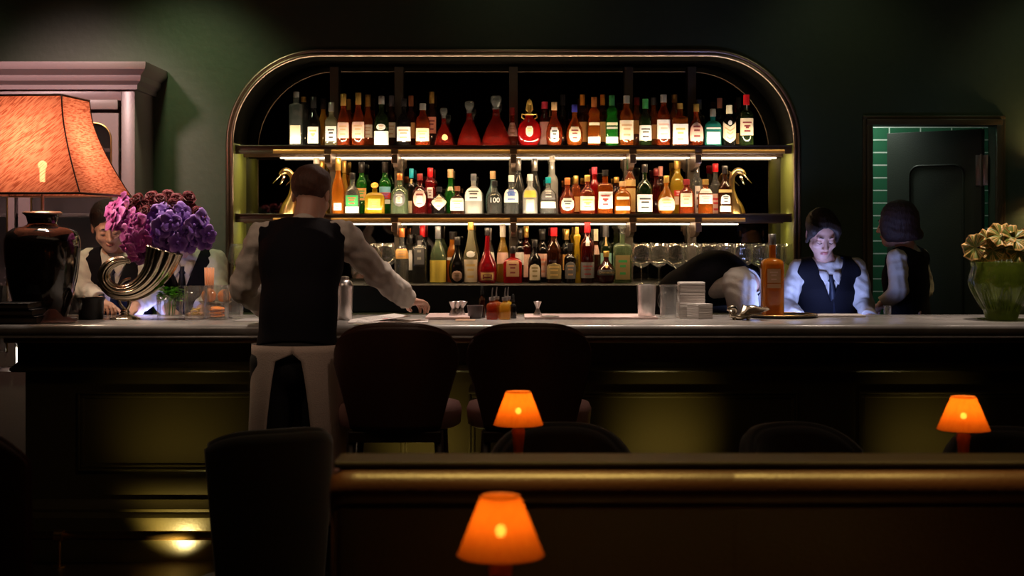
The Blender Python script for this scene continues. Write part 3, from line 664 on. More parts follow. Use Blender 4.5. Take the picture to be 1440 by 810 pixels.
B(484, 12, 226, 'slope', 'gold', 'gold', 'slim gold bottle behind the tall orange one, middle shelf', [], **MB2)
B(495.5, 21, 243, 'squat', 'clear', 'black', 'clear bottle with black cap and green red painted label, middle shelf', [(275, 290, .8, 'green', 'rect', 'red'), (291, 300, .9, 'white', 'rect', 'black')], **M2)
B(508.5, 15, 228, 'wine', 'green', 'black', 'green bottle with black cap and orange label, behind the painted label bottle', [(265, 282, .9, 'orange', 'rect', 'green')], **MB2)
B(527, 28, 256, 'squaresquat', 'yellow', 'ball', 'squat yellow bottle with round orange stopper, middle shelf left', [(280, 293, .6, 'yellow', 'rect', 'gold')], **M2)
B(541.5, 16.5, 228, 'wine', 'green', 'black', 'green bottle with blue and red picture label behind the yellow bottle', [(263, 271, .95, 'sky', 'rect', None), (271, 280, .95, 'red', 'rect', 'blue'), (281, 287, .9, 'white', 'rect', None)], **MB2)
B(562, 24.5, 244, 'squat', 'palegreen', 'copper', 'pale green round bottle with copper cap and dark oval label', [(269, 291, .66, 'grey', 'oval', 'white'), (276, 286, .36, 'white', 'arch', 'orange')], **M2)
B(578.5, 12, 237, 'wine', 'black', 'cyan', 'black bottle with bright cyan cap, middle shelf', [(252, 259, .5, 'gold', 'oval', None), (283, 300, .9, 'cream', 'rect', None)], **MB2)
B(590.5, 22.5, 244, 'squat', 'wine', 'dkred', 'dark maroon bottle with pink oval label, middle shelf', [(268, 292, .78, 'pink', 'oval', 'dkred'), (275, 286, .4, 'white', 'arch', None)], **M2)
B(605, 16, 236, 'bulb', 'crimson', 'red', 'crimson bottle with crimson cap between the maroon and the diamond label bottle', [(264, 279, .5, 'white', 'rect', 'dkred')], **MB2)
B(617.5, 22, 263, 'squat', 'black', 'black', 'short black bottle with a cream diamond label, middle shelf', [(273, 296, .99, 'cream', 'diamond', 'tan')], **M2)
B(633.5, 19.5, 238, 'round', 'green', 'cork', 'bright green bulbous bottle with wooden stopper, middle shelf', [(263, 268, .6, 'cream', 'band', None)], **MB2)
B(643, 20, 262, 'squat', 'brown', 'brown', 'low brown bottle with white label in front of the bright green one', [(279, 296.5, .95, 'white', 'rect', 'gold')], **M2)
B(666, 25.5, 244.5, 'squat', 'frost', 'grey', 'frosted clear bottle with round shoulders and white label, middle shelf', [(265, 283, .9, 'white', 'rect', 'black')], **M2)
B(693, 21, 240.5, 'round', 'paleteal', 'cork', 'pale teal bottle with wooden stopper and blue neck band, middle shelf', [], **MB2)
B(695.5, 21.5, 254, 'squat', 'smoke', 'black', 'dark clear bottle with large pale digits, before the pale teal bottle', [], shelf='middle', extra=lambda t, R, H, zb: text('digits', '100', 0.042, (0, -R*1.03, H*0.42), lm('white'), t))
B(719, 21, 246.5, 'squat', 'clear', 'white', 'clear bottle with white cap and white blue label, left of the centre post', [(267, 285, .95, 'white', 'rect', 'blue'), (267, 275, .5, 'blue', 'rect', None)], **M2)
B(729, 18, 222, 'slope', 'smoke', 'silver', 'smoky tall bottle with steel pourer, left of its twin, middle shelf centre', [], **MB2)
B(752, 17, 223, 'slope', 'smoke', 'silver', 'smoky tall bottle with steel pourer behind the yellow label bottle', [], **MB2)
B(745.5, 21.5, 245, 'squat', 'frost', 'white', 'frosted bottle with yellow square label, middle shelf centre', [(268, 278, .8, 'yellow', 'rect', None), (281, 297, .5, 'cream', 'rect', 'silver')], **M2)
B(771, 23, 249, 'squat', 'clear', 'teal', 'clear bottle with teal cap and white block label, middle shelf', [(284, 293, .9, 'white', 'band', None), (265, 281, .8, 'grey', 'rect', 'white')], **M2)
B(776.5, 17, 219, 'tall', 'frost', 'white', 'tallest frosted white bottle on the middle shelf', [], **MB2)
B(798, 22.5, 250, 'round', 'cognac', 'copper', 'red brown bottle with copper neck and ornate silver label', [(279, 297, .78, 'silver', 'shield', 'black')], **M2)
B(810, 14, 247, 'bulb', 'amber', 'gold', 'amber bottle with gold cap behind the ornate silver label bottle', [(277, 298, .9, 'orange', 'rect', None)], **MB2)
B(826, 22, 246, 'squat', 'cognac', 'gold', 'amber bottle with gold neck and cream label, left of the red capped bottle', [(276.5, 296, .92, 'cream', 'dot', 'orange')], **M2)
B(836, 14, 235, 'jug', 'red', 'pink', 'red bottle with bright pink red cap, right part of middle shelf', [], **MB2)
B(851, 21.5, 239, 'square', 'amber', 'black', 'square amber bottle with black cap and white lettered label with red seal', [(270, 293.5, .93, 'white', 'dot', 'red')], shelf='middle', extra=lambda t, R, H, zb: text('label_lettering', 'JIM BEAM', 0.0155, (0, -R*0.87-0.003, H*0.42), lm('black'), t))
B(867, 13, 249, 'jug', 'brown', 'gold', 'brown bottle with gold cap behind the lettered white label', [], **MB2)
B(875.5, 23, 255, 'jug', 'orange', 'cork', 'low orange bottle with white lettering and block label, middle shelf right', [(290.5, 296, .8, 'white', 'band', None), (277, 281, .7, 'cream', 'band', None)], **M2)
B(886, 16, 222, 'wine', 'amber', 'green', 'tall amber bottle with dark green cap and yellow label', [(253, 262, .95, 'gold', 'rect', None), (265, 298, .9, 'gold', 'rect', None)], **MB2)
B(906.5, 22, 231, 'squat', 'dkgreen', 'black', 'dark olive bottle with long neck and white label, right of the bracket', [(274, 298, .96, 'white', 'rect', 'black')], **M2)
B(923, 13, 237, 'jug', 'wine', 'dkred', 'dark red bottle with pink rim behind the low orange red one', [], **MB2)
B(929, 12, 234, 'wine', 'brown', 'salmon', 'brown bottle with salmon capsule, middle shelf right', [], shelf='middle', row=1, D=8.76)
B(937, 25, 247, 'round', 'orange', 'gold', 'squat orange red bottle with cream rounded label, middle shelf right', [(277, 296, .9, 'cream', 'arch', 'gold')], **M2)
B(952.5, 20.5, 226, 'jug', 'yellow', 'gold', 'tall yellow bottle with gold cap and red white label', [(268, 276, .5, 'red', 'rect', 'white'), (277, 288, .7, 'cream', 'rect', None)], **MB2)
B(965.5, 21.5, 252, 'jug', 'cognac', 'dkred', 'red bottle with cream label, right of the squat orange red bottle', [(272, 291, .7, 'cream', 'rect', 'tan', -0.15)], **M2)
B(980, 18, 225, 'tall', 'clear', 'white', 'tall clear bottle with white neck label, middle shelf right', [(227, 240, .35, 'white', 'rect', 'silver'), (262, 300, .4, 'white', 'rect', 'grey')], **MB2)
B(992, 20.5, 252, 'jug', 'amber', 'gold', 'amber bottle with two white labels, left of the red capped clear bottle', [(266, 272, .85, 'white', 'band', None), (274, 287, .85, 'white', 'rect', 'silver')], **M2)
B(1006, 17, 230, 'squat', 'clear', 'red', 'clear bottle with red cap and tall pink label, middle shelf right', [(273, 302, .9, 'pink', 'rect', 'red')], **MB2)
B(1019.5, 19.5, 233, 'squat', 'brown', 'black', 'dark bottle with white figure label next to the right brass goose', [(274, 287, .65, 'white', 'arch', 'black'), (290, 298, .8, 'cream', 'rect', None), (267, 271, .95, 'gold', 'band', None)], **M2)
L2 = dict(shelf='lower'); LB2 = dict(shelf='lower', row=1)
B(565, 20, 321, 'squat', 'clear', 'copper', 'clear bottle with copper neck and orange upper label, lowest row', [(350, 364, .97, 'orange', 'rect', 'copper' if False else 'tan')], **L2)
B(577, 14, 330, 'round', 'smoke', 'black', 'smoky bottle with white side label behind the orange label bottle', [(352, 380, .7, 'white', 'rect', None)], **LB2)
B(590, 20, 331, 'tallsq', 'smoke', 'black', 'engraved smoky clear bottle with black cap, second in lowest row', [(338, 372, .7, 'grey', 'rect', 'silver')], **L2)
B(594, 15, 317, 'wine', 'black', 'red', 'black bottle with bright red cap behind the engraved bottle', [], **LB2)
B(616, 23, 318, 'slope', 'palegreen', 'grey', 'bottle with yellow square lower half and dark foil neck, lowest row', [(366, 397, .98, 'yellow', 'band', None)], **L2)
B(636, 15, 326, 'jug', 'orange', 'black', 'amber red bottle with black cap behind the round seal bottle', [(362, 366, .9, 'white', 'band', None)], **LB2)
B(643, 24, 333, 'round', 'black', 'black', 'squat black bottle with round pink wax seal label', [(380.5, 396, .62, 'pink', 'oval', 'tan')], **L2)
B(662, 20.5, 311, 'longneck', 'palegold', 'gold', 'tall pale yellow long necked bottle with cream lower label', [(353, 362, .6, 'white', 'oval', None), (365, 397, .9, 'cream', 'rect', 'gold')], **L2)
B(685.5, 27, 320, 'balloon', 'crimson', 'black', 'round bellied red bottle with slim neck and framed red label', [(382, 395, .75, 'dkred', 'frame', 'gold')], **L2)
B(687, 19.5, 321, 'slope', 'clear', 'silver', 'clear bottle with white label behind the round bellied red bottle', [(355, 385, .9, 'white', 'rect', None)], **LB2)
B(707, 17.5, 315, 'slope', 'gold', 'white', 'golden yellow bottle with pale cap left of the square red bottle', [(355, 371, .9, 'pink', 'rect', None)], **LB2)
B(721, 26.5, 346, 'squaresquat', 'red', 'black', 'square red bottle with black cap and large tan label, lowest row centre', [(366.5, 389, .68, 'tan', 'rect', 'brown' if False else 'dkred')], **L2)
B(731.5, 15, 320, 'wine', 'black', 'black', 'black bottle with white label behind the square red bottle', [(355, 372, .95, 'white', 'rect', None)], **LB2)
B(740, 13, 318, 'wine', 'wine', 'gold', 'slim dark red bottle with pale gold neck, lowest row centre', [(358, 390, .8, 'pink', 'rect', None)], **LB2)
B(752, 18.5, 337, 'squat', 'black', 'black', 'dark bottle with arched olive label, right of the square red bottle', [(371, 394, .8, 'cream', 'arch', 'olive')], **L2)
B(763, 15, 322, 'wine', 'black', 'black', 'black bottle with tall salmon pink label, lowest row', [(357, 390, .9, 'pink', 'rect', 'salmon')], **LB2)
B(779, 20.5, 320, 'jug', 'brown', 'red', 'dark bottle with red translucent neck and olive crest label', [(370, 392, .95, 'olive', 'arch', 'gold')], **L2)
B(797, 13, 322, 'wine', 'black', 'gold', 'black bottle with broad gold capsule, lowest row right', [(358, 380, .9, 'orange', 'rect', None)], **LB2)
B(802, 17.5, 342, 'wine', 'black', 'black', 'low black bottle with dark figure label before the gold capsule bottle', [(368, 392, .85, 'grey', 'arch', 'tan')], **L2)
B(811.5, 11, 319, 'cone', 'yellow', 'gold', 'slim tapering yellow bottle with vertical lettering, lowest row', [], shelf='lower', D=8.60, extra=lambda t, R, H, zb: text('label_lettering', 'GALLIANO', 0.021, (0, -R*0.93-0.001, H*0.36), lm('black'), t, ry=-math.pi/2))
B(826, 19.5, 309, 'wine', 'wine', 'red', 'tallest dark bottle in the lowest row with red cap over green neck', [(369, 391, .96, 'grey', 'rect', 'dkred'), (333, 346, .3, 'silver', 'rect', None)], **L2)
B(838, 13, 322, 'slope', 'brown', 'cream', 'brown bottle with cream capsule and pink label behind the red capped one', [(345, 358, .9, 'pink', 'rect', None)], **LB2)
B(852, 17, 317, 'wine', 'dkgreen', 'grey', 'dark green bottle with pale green label behind the round gold banded bottle', [(332, 346, .25, 'gold', 'rect', None), (356, 375, .9, 'teal', 'rect', None)], **LB2)
B(852.5, 28.5, 353, 'round', 'wine', 'gold', 'ball shaped dark bottle with gold lettered band, lowest row right', [(379, 387, .92, 'black', 'band', None), (372, 377, .2, 'gold', 'oval', None)], shelf='lower', extra=lambda t, R, H, zb: text('label_lettering', 'CHAMBORD', 0.016, (0, -R-0.004, H*0.33), lm('gold'), t))
B(875, 25.5, 319, 'square', 'palegreen', 'glass', 'square clear bottle with dark ornate stopper and green panel, rightmost in row', [(359, 393, .8, 'olive', 'rect', 'green')], **L2)
for a_, k_ in BOT: bottle(*a_, **k_)
# ================================================================= stemmed glasses
M_glass = bpy.data.materials.new('clear_stemware'); t, b = nt(M_glass); out = t.nodes['Material Output']; t.nodes.remove(b)
tr = t.nodes.new('ShaderNodeBsdfTransparent'); tr.inputs[0].default_value = (0.97, 0.97, 0.96, 1)
gl = t.nodes.new('ShaderNodeBsdfGlossy'); gl.inputs['Roughness'].default_value = 0.04
fr_ = rim(t, 1.8, 0.75, 0.06); mx = t.nodes.new('ShaderNodeMixShader')
df = t.nodes.new('ShaderNodeBsdfDiffuse'); df.inputs[0].default_value = (0.9, 0.86, 0.82, 1); m2 = t.nodes.new('ShaderNodeMixShader'); m2.inputs[0].default_value = 0.025
t.links.new(tr.outputs[0], m2.inputs[1]); t.links.new(df.outputs[0], m2.inputs[2])
t.links.new(fr_.outputs[0], mx.inputs[0]); t.links.new(m2.outputs[0], mx.inputs[1]); t.links.new(gl.outputs[0], mx.inputs[2]); t.links.new(mx.outputs[0], out.inputs[0])
def glass_mesh(w, h):
    bm = NB(); R = w/2
    pr = [(0, R*.72), (.003, R*.70), (.006, .006), (.02, .0035), (h*.38, .0035), (h*.41, .008), (h*.46, R*.55), (h*.53, R*.86), (h*.62, R*1.0), (h*.75, R*.97), (h*.9, R*.86), (h, R*.78),
          (h-.001, R*.76), (h*.75, R*.94), (h*.62, R*.965), (h*.53, R*.83), (h*.46, R*.5), (h*.43, .004)]
    lathe(bm, pr, n=72, cap=(True, True), flute=(18, .012)); me = bpy.data.meshes.new('wine_glass'); bmesh.ops.recalc_face_normals(bm, faces=bm.faces[:]); bm.to_mesh(me); bm.free()
    me.materials.append(M_glass); me.polygons.foreach_set('use_smooth', [True]*len(me.polygons)); return me
GM = glass_mesh(0.125, 0.232)
def wg(px, D, lab, grp=None, me=GM):
    o = bpy.data.objects.new('wine_glass', me); C.objects.link(o); o.location = ((px-720)*D/F, D, Z1+0.001); tag(o, lab, 'wine glass', grp)
wg(542, 8.50, 'balloon wine glass just left of the copper necked bottle')
wg(522, 8.40, 'balloon wine glass half hidden by the waiter\'s reaching sleeve')
wg(336, 8.42, 'balloon wine glass at the left end of the ledge beside the waiter\'s elbow')
wg(902, 8.44, 'leftmost balloon wine glass of the right hand row')
wg(926.5, 8.52, 'second balloon wine glass of the right hand row from left')
wg(950, 8.44, 'balloon wine glass left of the bent person\'s back')
for i in range(7): wg(972+24*i, 8.44 if i % 2 else 8.53, 'upturned rim of a wine glass in the row behind the bent person', 'wine glasses behind the bent person') if False else wg(972+24*i, 8.44 if i % 2 else 8.54, 'stemmed wine glass in the crowded row behind the bent person and bottle', 'wine glasses behind the bent person')
ranked([o for o in C.objects if o.get('group') == 'wine glasses behind the bent person'], 'stemmed wine glass, {} in the row behind the bent person')
# ================================================================= brass geese
def goose(px, sx, lab):
    D = 8.62; s = D/F
    g = thing('goose_ornament', lab, 'ornament', ((px-720)*s, D, Z2+0.001))
    def w_(x, y): return (x*s*sx, 0, (302-y)*s)
    bm = NB()
    pts = smooth_path([w_(x_, y_)+(r_,) for x_, y_, r_ in ((-6, 302, .050), (-4, 292, .044), (0, 280, .030), (2, 268, .020), (2, 257, .017), (1, 248, .017), (-3, 242.5, .018), (-8, 240.5, .020), (-13, 242.5, .017), (-17, 246, .008))], 4)
    tube(bm, [p[:3] for p in pts], [p[3] for p in pts], 14); obj('body_and_neck', bm, M_brass, g, True)
    bm = NB()
    tube(bm, [w_(-13, 244), w_(-19, 250), w_(-26, 258)], [0.012, 0.008, 0.003], 8, flat=0.6)
    tube(bm, [w_(-10, 247), w_(-13, 254), w_(-16, 260)], [0.010, 0.007, 0.003], 8, flat=0.6)
    obj('open_beak', bm, mat('bright_polished_brass', (0.95, 0.75, 0.5), 0.2, 1.0), g, True)
    bm = NB(); bmesh.ops.create_uvsphere(bm, u_segments=10, v_segments=8, radius=0.005, matrix=Matrix.Translation(Vector(w_(-11, 242)) + Vector((0, -0.016, 0)))); obj('eye', bm, M_black, g, True)
goose(410, 1, 'brass goose ornament with open beak facing left, beside the waiter\'s head')
goose(1031, -1, 'brass goose ornament with open beak facing right, end of middle shelf')
# small things lying on the ends of the middle shelf
# ================================================================= things on the bar top
ZT = 1.10
M_linen = mat('brown_linen_cloth', (0.10, 0.05, 0.045), 0.85, bump=0.3, scale=300)
M_glaze = mat('black_glaze', (0.010, 0.008, 0.007), 0.10, bump=0.12, scale=22, coat=0.6)
M_leather = mat('brown_leather', (0.060, 0.022, 0.013), 0.38, bump=0.12, scale=160, var=0.2)
M_paper = mat('white_paper', (0.72, 0.66, 0.62), 0.8, var=0.03)
M_crystal = M_glass
# --- big table lamp: glazed vase foot and pagoda shade
lx, ly = -2.245, 6.97
lamp = thing('table_lamp', 'large lamp with orange fabric pagoda shade on a black glazed vase', 'lamp', (lx, ly, ZT+0.001))
s = ly/F
bm = NB(); pr = []
for y, r in ((450, 32), (446, 34), (430, 39), (410, 44), (390, 48), (370, 50.5), (350, 52), (338, 51.5), (328, 48), (322, 40), (319, 27), (317, 21), (314, 20), (306, 22), (302, 25), (300.5, 26.5), (299.5, 24)):
    pr.append(((450-y)*s, r*s))
lathe(bm, pr, n=48); obj('vase_base', bm, M_glaze, lamp, angle=60)
bm = NB(); lathe(bm, [((450-302)*s, 26.5*s), ((450-300)*s, 27.5*s), ((450-298)*s, 24*s)], n=40); lathe(bm, [((450-299)*s, 0.008), ((450-262)*s, 0.008)], n=12); obj('lamp_neck', bm, M_bronze, lamp, angle=50)
M_shade = bpy.data.materials.new('orange_woven_shade'); t, b = nt(M_shade); out = t.nodes['Material Output']; t.nodes.remove(b)
tc = t.nodes.new('ShaderNodeTexCoord'); mp = t.nodes.new('ShaderNodeMapping'); mp.inputs['Rotation'].default_value = (0.0, 0.72, 0.0); mp.inputs['Scale'].default_value = (30, 30, 210)
n = t.nodes.new('ShaderNodeTexNoise'); n.inputs['Scale'].default_value = 1.0; n.inputs['Detail'].default_value = 4
cr = t.nodes.new('ShaderNodeValToRGB'); cr.color_ramp.elements[0].position = 0.36; cr.color_ramp.elements[0].color = (0.30, 0.06, 0.028, 1); cr.color_ramp.elements[1].position = 0.56; cr.color_ramp.elements[1].color = (0.64, 0.20, 0.115, 1)
mp.inputs['Scale'].default_value = (1, 1, 1); mp2 = t.nodes.new('ShaderNodeMapping'); mp2.inputs['Scale'].default_value = (22, 22, 210)
t.links.new(tc.outputs['Object'], mp.inputs[0]); t.links.new(mp.outputs[0], mp2.inputs[0]); t.links.new(mp2.outputs[0], n.inputs['Vector']); t.links.new(n.outputs['Fac'], cr.inputs[0])
tl = t.nodes.new('ShaderNodeBsdfTranslucent'); df = t.nodes.new('ShaderNodeBsdfDiffuse'); tr = t.nodes.new('ShaderNodeBsdfTransparent')
t.links.new(cr.outputs[0], tl.inputs[0]); t.links.new(cr.outputs[0], df.inputs[0]); tr.inputs[0].default_value = (0.9, 0.5, 0.3, 1)
a1 = t.nodes.new('ShaderNodeMixShader'); a1.inputs[0].default_value = 0.3; a2 = t.nodes.new('ShaderNodeMixShader'); a2.inputs[0].default_value = 0.06
t.links.new(tl.outputs[0], a1.inputs[1]); t.links.new(df.outputs[0], a1.inputs[2]); t.links.new(a1.outputs[0], a2.inputs[1]); t.links.new(tr.outputs[0], a2.inputs[2]); t.links.new(a2.outputs[0], out.inputs[0])
bm = NB(); zs = (275, 262, 245, 225, 205, 185, 165, 139)
hw = (.318, .295, .268, .238, .212, .190, .174, .165)
th = math.radians(-6); rs = []
def shade_ring(h, z):
    pts = []; c_ = 0.10
    for cx_, cy_ in ((1, -1), (1, 1), (-1, 1), (-1, -1)):
        pts.append((cx_*h, cy_*h))
    return [(x*math.cos(th)-y*math.sin(th), x*math.sin(th)+y*math.cos(th), z) for x, y in pts]
fine = smooth_path([(z, h) for z, h in zip(zs, hw)], 3)
rs = [shade_ring(h, (450-z)*s) for z, h in fine]
# subdivide each side so that the weave bows a little
rings(bm, rs, cap=(False, False)); obj('lamp_shade', bm, M_shade, lamp)
bm = NB()
bm.free()
for k in range(4):
    bm = NB(); tube(bm, [r[k] for r in rs], 0.0035, 6); obj('shade_seam', bm, mat('dark_brown_piping', (0.03, 0.008, 0.004), 0.7), lamp, True)

for R_ in (rs[0], rs[-1]):
    bm = NB(); tube(bm, R_+[R_[0]], .006, 6); obj('shade_rim', bm, mat('rose_brown_tape', (0.10, 0.035, 0.02), 0.6), lamp, True)
bulbz = (450-233)*s
bm = NB(); bmesh.ops.create_uvsphere(bm, u_segments=16, v_segments=12, radius=0.022, matrix=Matrix.Translation((0, 0, bulbz))); lathe(bm, [(bulbz-0.08, 0.013), (bulbz-0.015, 0.013)], n=12)
obj('bulb', bm, emit('warm_bulb', (1.0, 0.75, 0.45), 30.0), lamp, True)
l = bpy.data.lights.new('table_lamp_bulb', 'POINT'); l.energy = 14; l.color = (1.0, 0.74, 0.50); l.shadow_soft_size = 0.05
o = bpy.data.objects.new('table_lamp_bulb', l); C.objects.link(o); o.location = (lx, ly, ZT+bulbz+0.03)
# --- dark folders, napkin, bowls and glasses at the left
for i, (w_, h_, y0) in enumerate(((0.34, 0.035, 0.0), (0.335, 0.03, 0.036), (0.33, 0.028, 0.067))):
    f = thing('menu_folder', ('bottom', 'middle', 'top')[i]+' black leather menu folder of the pile at the bar\'s left end', 'menu folder', (-2.30, 6.745, ZT+0.001+y0), 'black folders at the left end')
    bm = NB(); box(bm, -0.05, 0.14-0.02*i, -0.11, 0.10, 0, 0.005, 0.002); box(bm, -0.05, 0.14-0.02*i, -0.11, 0.10, h_-0.006, h_-0.001, 0.002); box(bm, -0.05, -0.044, -0.11, 0.10, 0.005, h_-0.006)
    obj('cover', bm, M_black, f, angle=40)
    bm = NB(); box(bm, -0.043, 0.133-0.02*i, -0.105, 0.095, 0.0052, h_-0.0062); obj('pages', bm, mat('aged_paper', (0.10, 0.08, 0.06), 0.8), f)
def cloth(name, x0, x1, y0, y1, zf, m, nx=36, ny=24, th_=0.0012):
    bm = NB(); V = {}
    for j in range(ny+1):
        for i in range(nx+1):
            u, v = i/nx, j/ny; x = x0+(x1-x0)*u; y = y0+(y1-y0)*v
            V[i, j] = bm.verts.new((x, y, zf(u, v)))
    for j in range(ny):
        for i in range(nx): bm.faces.new((V[i, j], V[i+1, j], V[i+1, j+1], V[i, j+1]))
    solid(bm, geom=bm.faces[:], thickness=th_); return obj(name, bm, m, smooth=True)
o = cloth('napkin', -2.255, -2.02, 6.665, 6.80, lambda u, v: ZT+0.003+0.045*math.exp(-((u-.55)/.28)**2-((v-.75)/.4)**2)*(1+.35*math.sin(9*u+5*v)) + 0.006*abs(math.sin(14*u+3*v))*(0.3+v), M_linen)
tag(o, 'crumpled brown cloth napkin lying in front of the black vase', 'napkin')
def small(name, prof_, px, D, m, lab, cat, n=28, base=ZT, py=None, **kw):
    bm = NB(); lathe(bm, prof_, n=n, **kw); o = obj(name, bm, m, angle=50); o.location = ((px-720)*D/F, D, base+0.001); return tag(o, lab, cat)
small('bowl', [(0, .055), (.004, .058), (.085, .060), (.098, .068), (.104, .068), (.103, .060), (.086, .054), (.02, .05)], 128, 7.0, M_black, 'black cylindrical bowl between the black vase and silver horn', 'bowl')
small('goblet', [(0, .034), (.004, .033), (.008, .006), (.03, .006), (.045, .03), (.08, .037), (.115, .032), (.114, .030), (.08, .035), (.046, .028), (.034, .005)], 110, 6.97, M_glass, 'small clear stemmed glass just right of the black vase', 'glass')
small('bud_vase', [(0, .028), (.005, .03), (.04, .034), (.09, .02), (.15, .012), (.155, .013), (.15, .010), (.09, .018), (.04, .031), (.01, .027)], 8, 7.15, M_glass, 'tall clear glass vessel at the very left behind the folders', 'glass')
# --- silver horn vase
hv = thing('horn_vase', 'fluted silver horn of plenty vase on a round foot', 'vase', ((176-720)*7.0/F, 7.0, ZT+0.001)); s = 7.0/F
M_silver = mat('antique_silver', (0.66, 0.56, 0.42), 0.22, 1.0, bump=0.1, scale=40)
def h_(x, y, d=0.0): return ((x-176)*s, d, (448-y)*s)
bm = NB(); pts = smooth_path([h_(183, 367)+(2*s,), h_(175, 365)+(4*s,), h_(163, 367)+(5.5*s,), h_(152, 374)+(6.5*s,), h_(146, 385)+(7.2*s,), h_(148, 397)+(8*s,), h_(158, 407)+(8.8*s,), h_(173, 411)+(9.8*s,), h_(190, 408)+(11.5*s,), h_(206, 398)+(14*s,), h_(219, 383)+(17*s,), h_(227, 366)+(20.5*s,), h_(232, 350)+(23*s,)], 5)
tube(bm, [p[:3] for p in pts], [p[3] for p in pts], 48, flute=(12, 0.13), cap=(True, False)); solid(bm, geom=bm.faces[:], thickness=-0.002); obj('horn', bm, M_silver, hv, True)
bm = NB(); lathe(bm, [(0, 21*s), (.006, 20*s), (.016, 12*s), (.024, 5*s), (.032, 7*s), (.05, 4*s)], n=48, flute=(16, 0.05)); obj('foot', bm, M_silver, hv, True)
bm = NB(); tube(bm, smooth_path([h_(178, 436), h_(170, 428), h_(165, 415), h_(167, 402), h_(176, 393), h_(184, 391)], 4), 0.007, 10); tube(bm, smooth_path([h_(178, 436), h_(182, 426), h_(180, 416)], 3), [0.009]*6+[0.006], 10); obj('branch_handle', bm, M_silver, hv, True)
# --- bouquet: single blooms
def bloom_mesh(nm, kind, seed):
    rnd = random.Random(seed); bm = NB()
    n_p = {'orchid': 5, 'rose': 14}[kind]
    for k in range(n_p):
        if kind == 'orchid': a = 2*math.pi*k/5+rnd.uniform(-.2, .2); L = rnd.uniform(.040, .058); Wd = L*rnd.uniform(.42, .60); tilt = rnd.uniform(0.0, 0.55)
        else: a = 2.4*k; L = 0.018+0.0014*k; Wd = L*0.75; tilt = 1.25-0.075*k
        V = {}
        for j in range(6):
            for i in range(5):
                u = i/4*2-1; v = j/5; wv = Wd*math.sin(math.pi*min(1, v*0.82+0.12))**0.7
                x = u*wv; y = L*v; z = 0.010*v*v*(-1 if kind == 'orchid' else 1) + (0.12 if kind == 'orchid' else .35)*abs(u)*wv*(1-v*.3) + 0.004*math.sin(6*v+k*2)*u
                yy = y*math.cos(tilt)-z*math.sin(tilt); zz = y*math.sin(tilt)+z*math.cos(tilt)
                V[i, j] = bm.verts.new((x*math.cos(a)-yy*math.sin(a), x*math.sin(a)+yy*math.cos(a), zz))
        for j in range(5):
            for i in range(4): bm.faces.new((V[i, j], V[i+1, j], V[i+1, j+1], V[i, j+1]))
    solid(bm, geom=bm.faces[:], thickness=0.0008)
    if kind == 'orchid':
        r = bmesh.ops.create_uvsphere(bm, u_segments=8, v_segments=6, radius=0.008, matrix=Matrix.Translation((0, 0.002, 0.008)) @ Matrix.Diagonal((1, 1.3, 1, 1)))
    cl = bm.loops.layers.color.new('tip'); Rm = max(v.co.length for v in bm.verts)
    for f in bm.faces:
        for lp in f.loops: d_ = min(1, lp.vert.co.length/Rm)**2.2; lp[cl] = (d_, d_, d_, 1)
    me = bpy.data.meshes.new(nm); bm.to_mesh(me); bm.free(); me.polygons.foreach_set('use_smooth', [True]*len(me.polygons)); return me
def petal_mat(name, c1, c2):
    m = mat(name, c1, 0.55, bump=0.2, scale=120, var=0.1, sheen=0.3)
    t = m.node_tree; mx = [n for n in t.nodes if n.type == 'MIX'][0]
    mx.inputs[6].default_value = c1+(1,); mx.inputs[7].default_value = c2+(1,); at = t.nodes.new('ShaderNodeVertexColor'); at.layer_name = 'tip'; t.links.new(at.outputs['Color'], mx.inputs[0])
    return m
PM = {'magenta': petal_mat('magenta_petal', (0.40, 0.01, 0.30), (0.95, 0.28, 0.85)), 'violet': petal_mat('violet_petal', (0.12, 0.02, 0.32), (0.55, 0.28, 0.85)), 'dark': petal_mat('dark_red_petal', (0.09, 0.001, 0.005), (0.32, 0.004, 0.02)), 'purple': petal_mat('purple_petal', (0.15, 0.005, 0.16), (0.36, 0.03, 0.40))}
BM_ = {}
for kk, kind in (('magenta', 'orchid'), ('violet', 'orchid'), ('dark', 'rose'), ('purple', 'orchid')):
    for v in range(3):
        me = bloom_mesh('bloom', kind, v*7+len(kk)); me.materials.append(PM[kk]); BM_[kk, v] = me
FL = {'magenta': ([(160, 290), (170, 284), (155, 300), (166, 302), (178, 296), (186, 305), (172, 314), (160, 312), (184, 318), (194, 312), (178, 328), (190, 330), (200, 325), (186, 342), (196, 345), (180, 350), (190, 357), (203, 338), (176, 338)], 'pink magenta orchid bloom in the left half of the horn bouquet', 'magenta orchids'),
      'violet': ([(232, 296), (246, 300), (222, 304), (240, 312), (254, 316), (228, 320), (246, 328), (262, 326), (236, 338), (250, 342), (220, 334), (272, 318), (282, 322), (292, 330), (274, 334), (286, 338), (266, 344), (284, 308), (225, 350), (240, 354), (215, 344), (256, 298)], 'violet orchid bloom in the right half of the horn bouquet', 'violet orchids'),
      'dark': ([(186, 290), (196, 284), (208, 290), (214, 280), (226, 284), (236, 280), (248, 284), (258, 290), (206, 300), (268, 296), (276, 304), (218, 294), (242, 291), (264, 282), (198, 298)], 'dark red carnation along the top of the horn bouquet', 'dark red carnations'),
      'purple': ([(206, 312), (210, 324), (208, 336), (206, 350), (214, 358), (200, 362), (224, 362), (212, 306), (232, 360), (196, 354)], 'deep purple bloom in the shaded middle of the horn bouquet', 'deep purple blooms')}
rnd = random.Random(5)
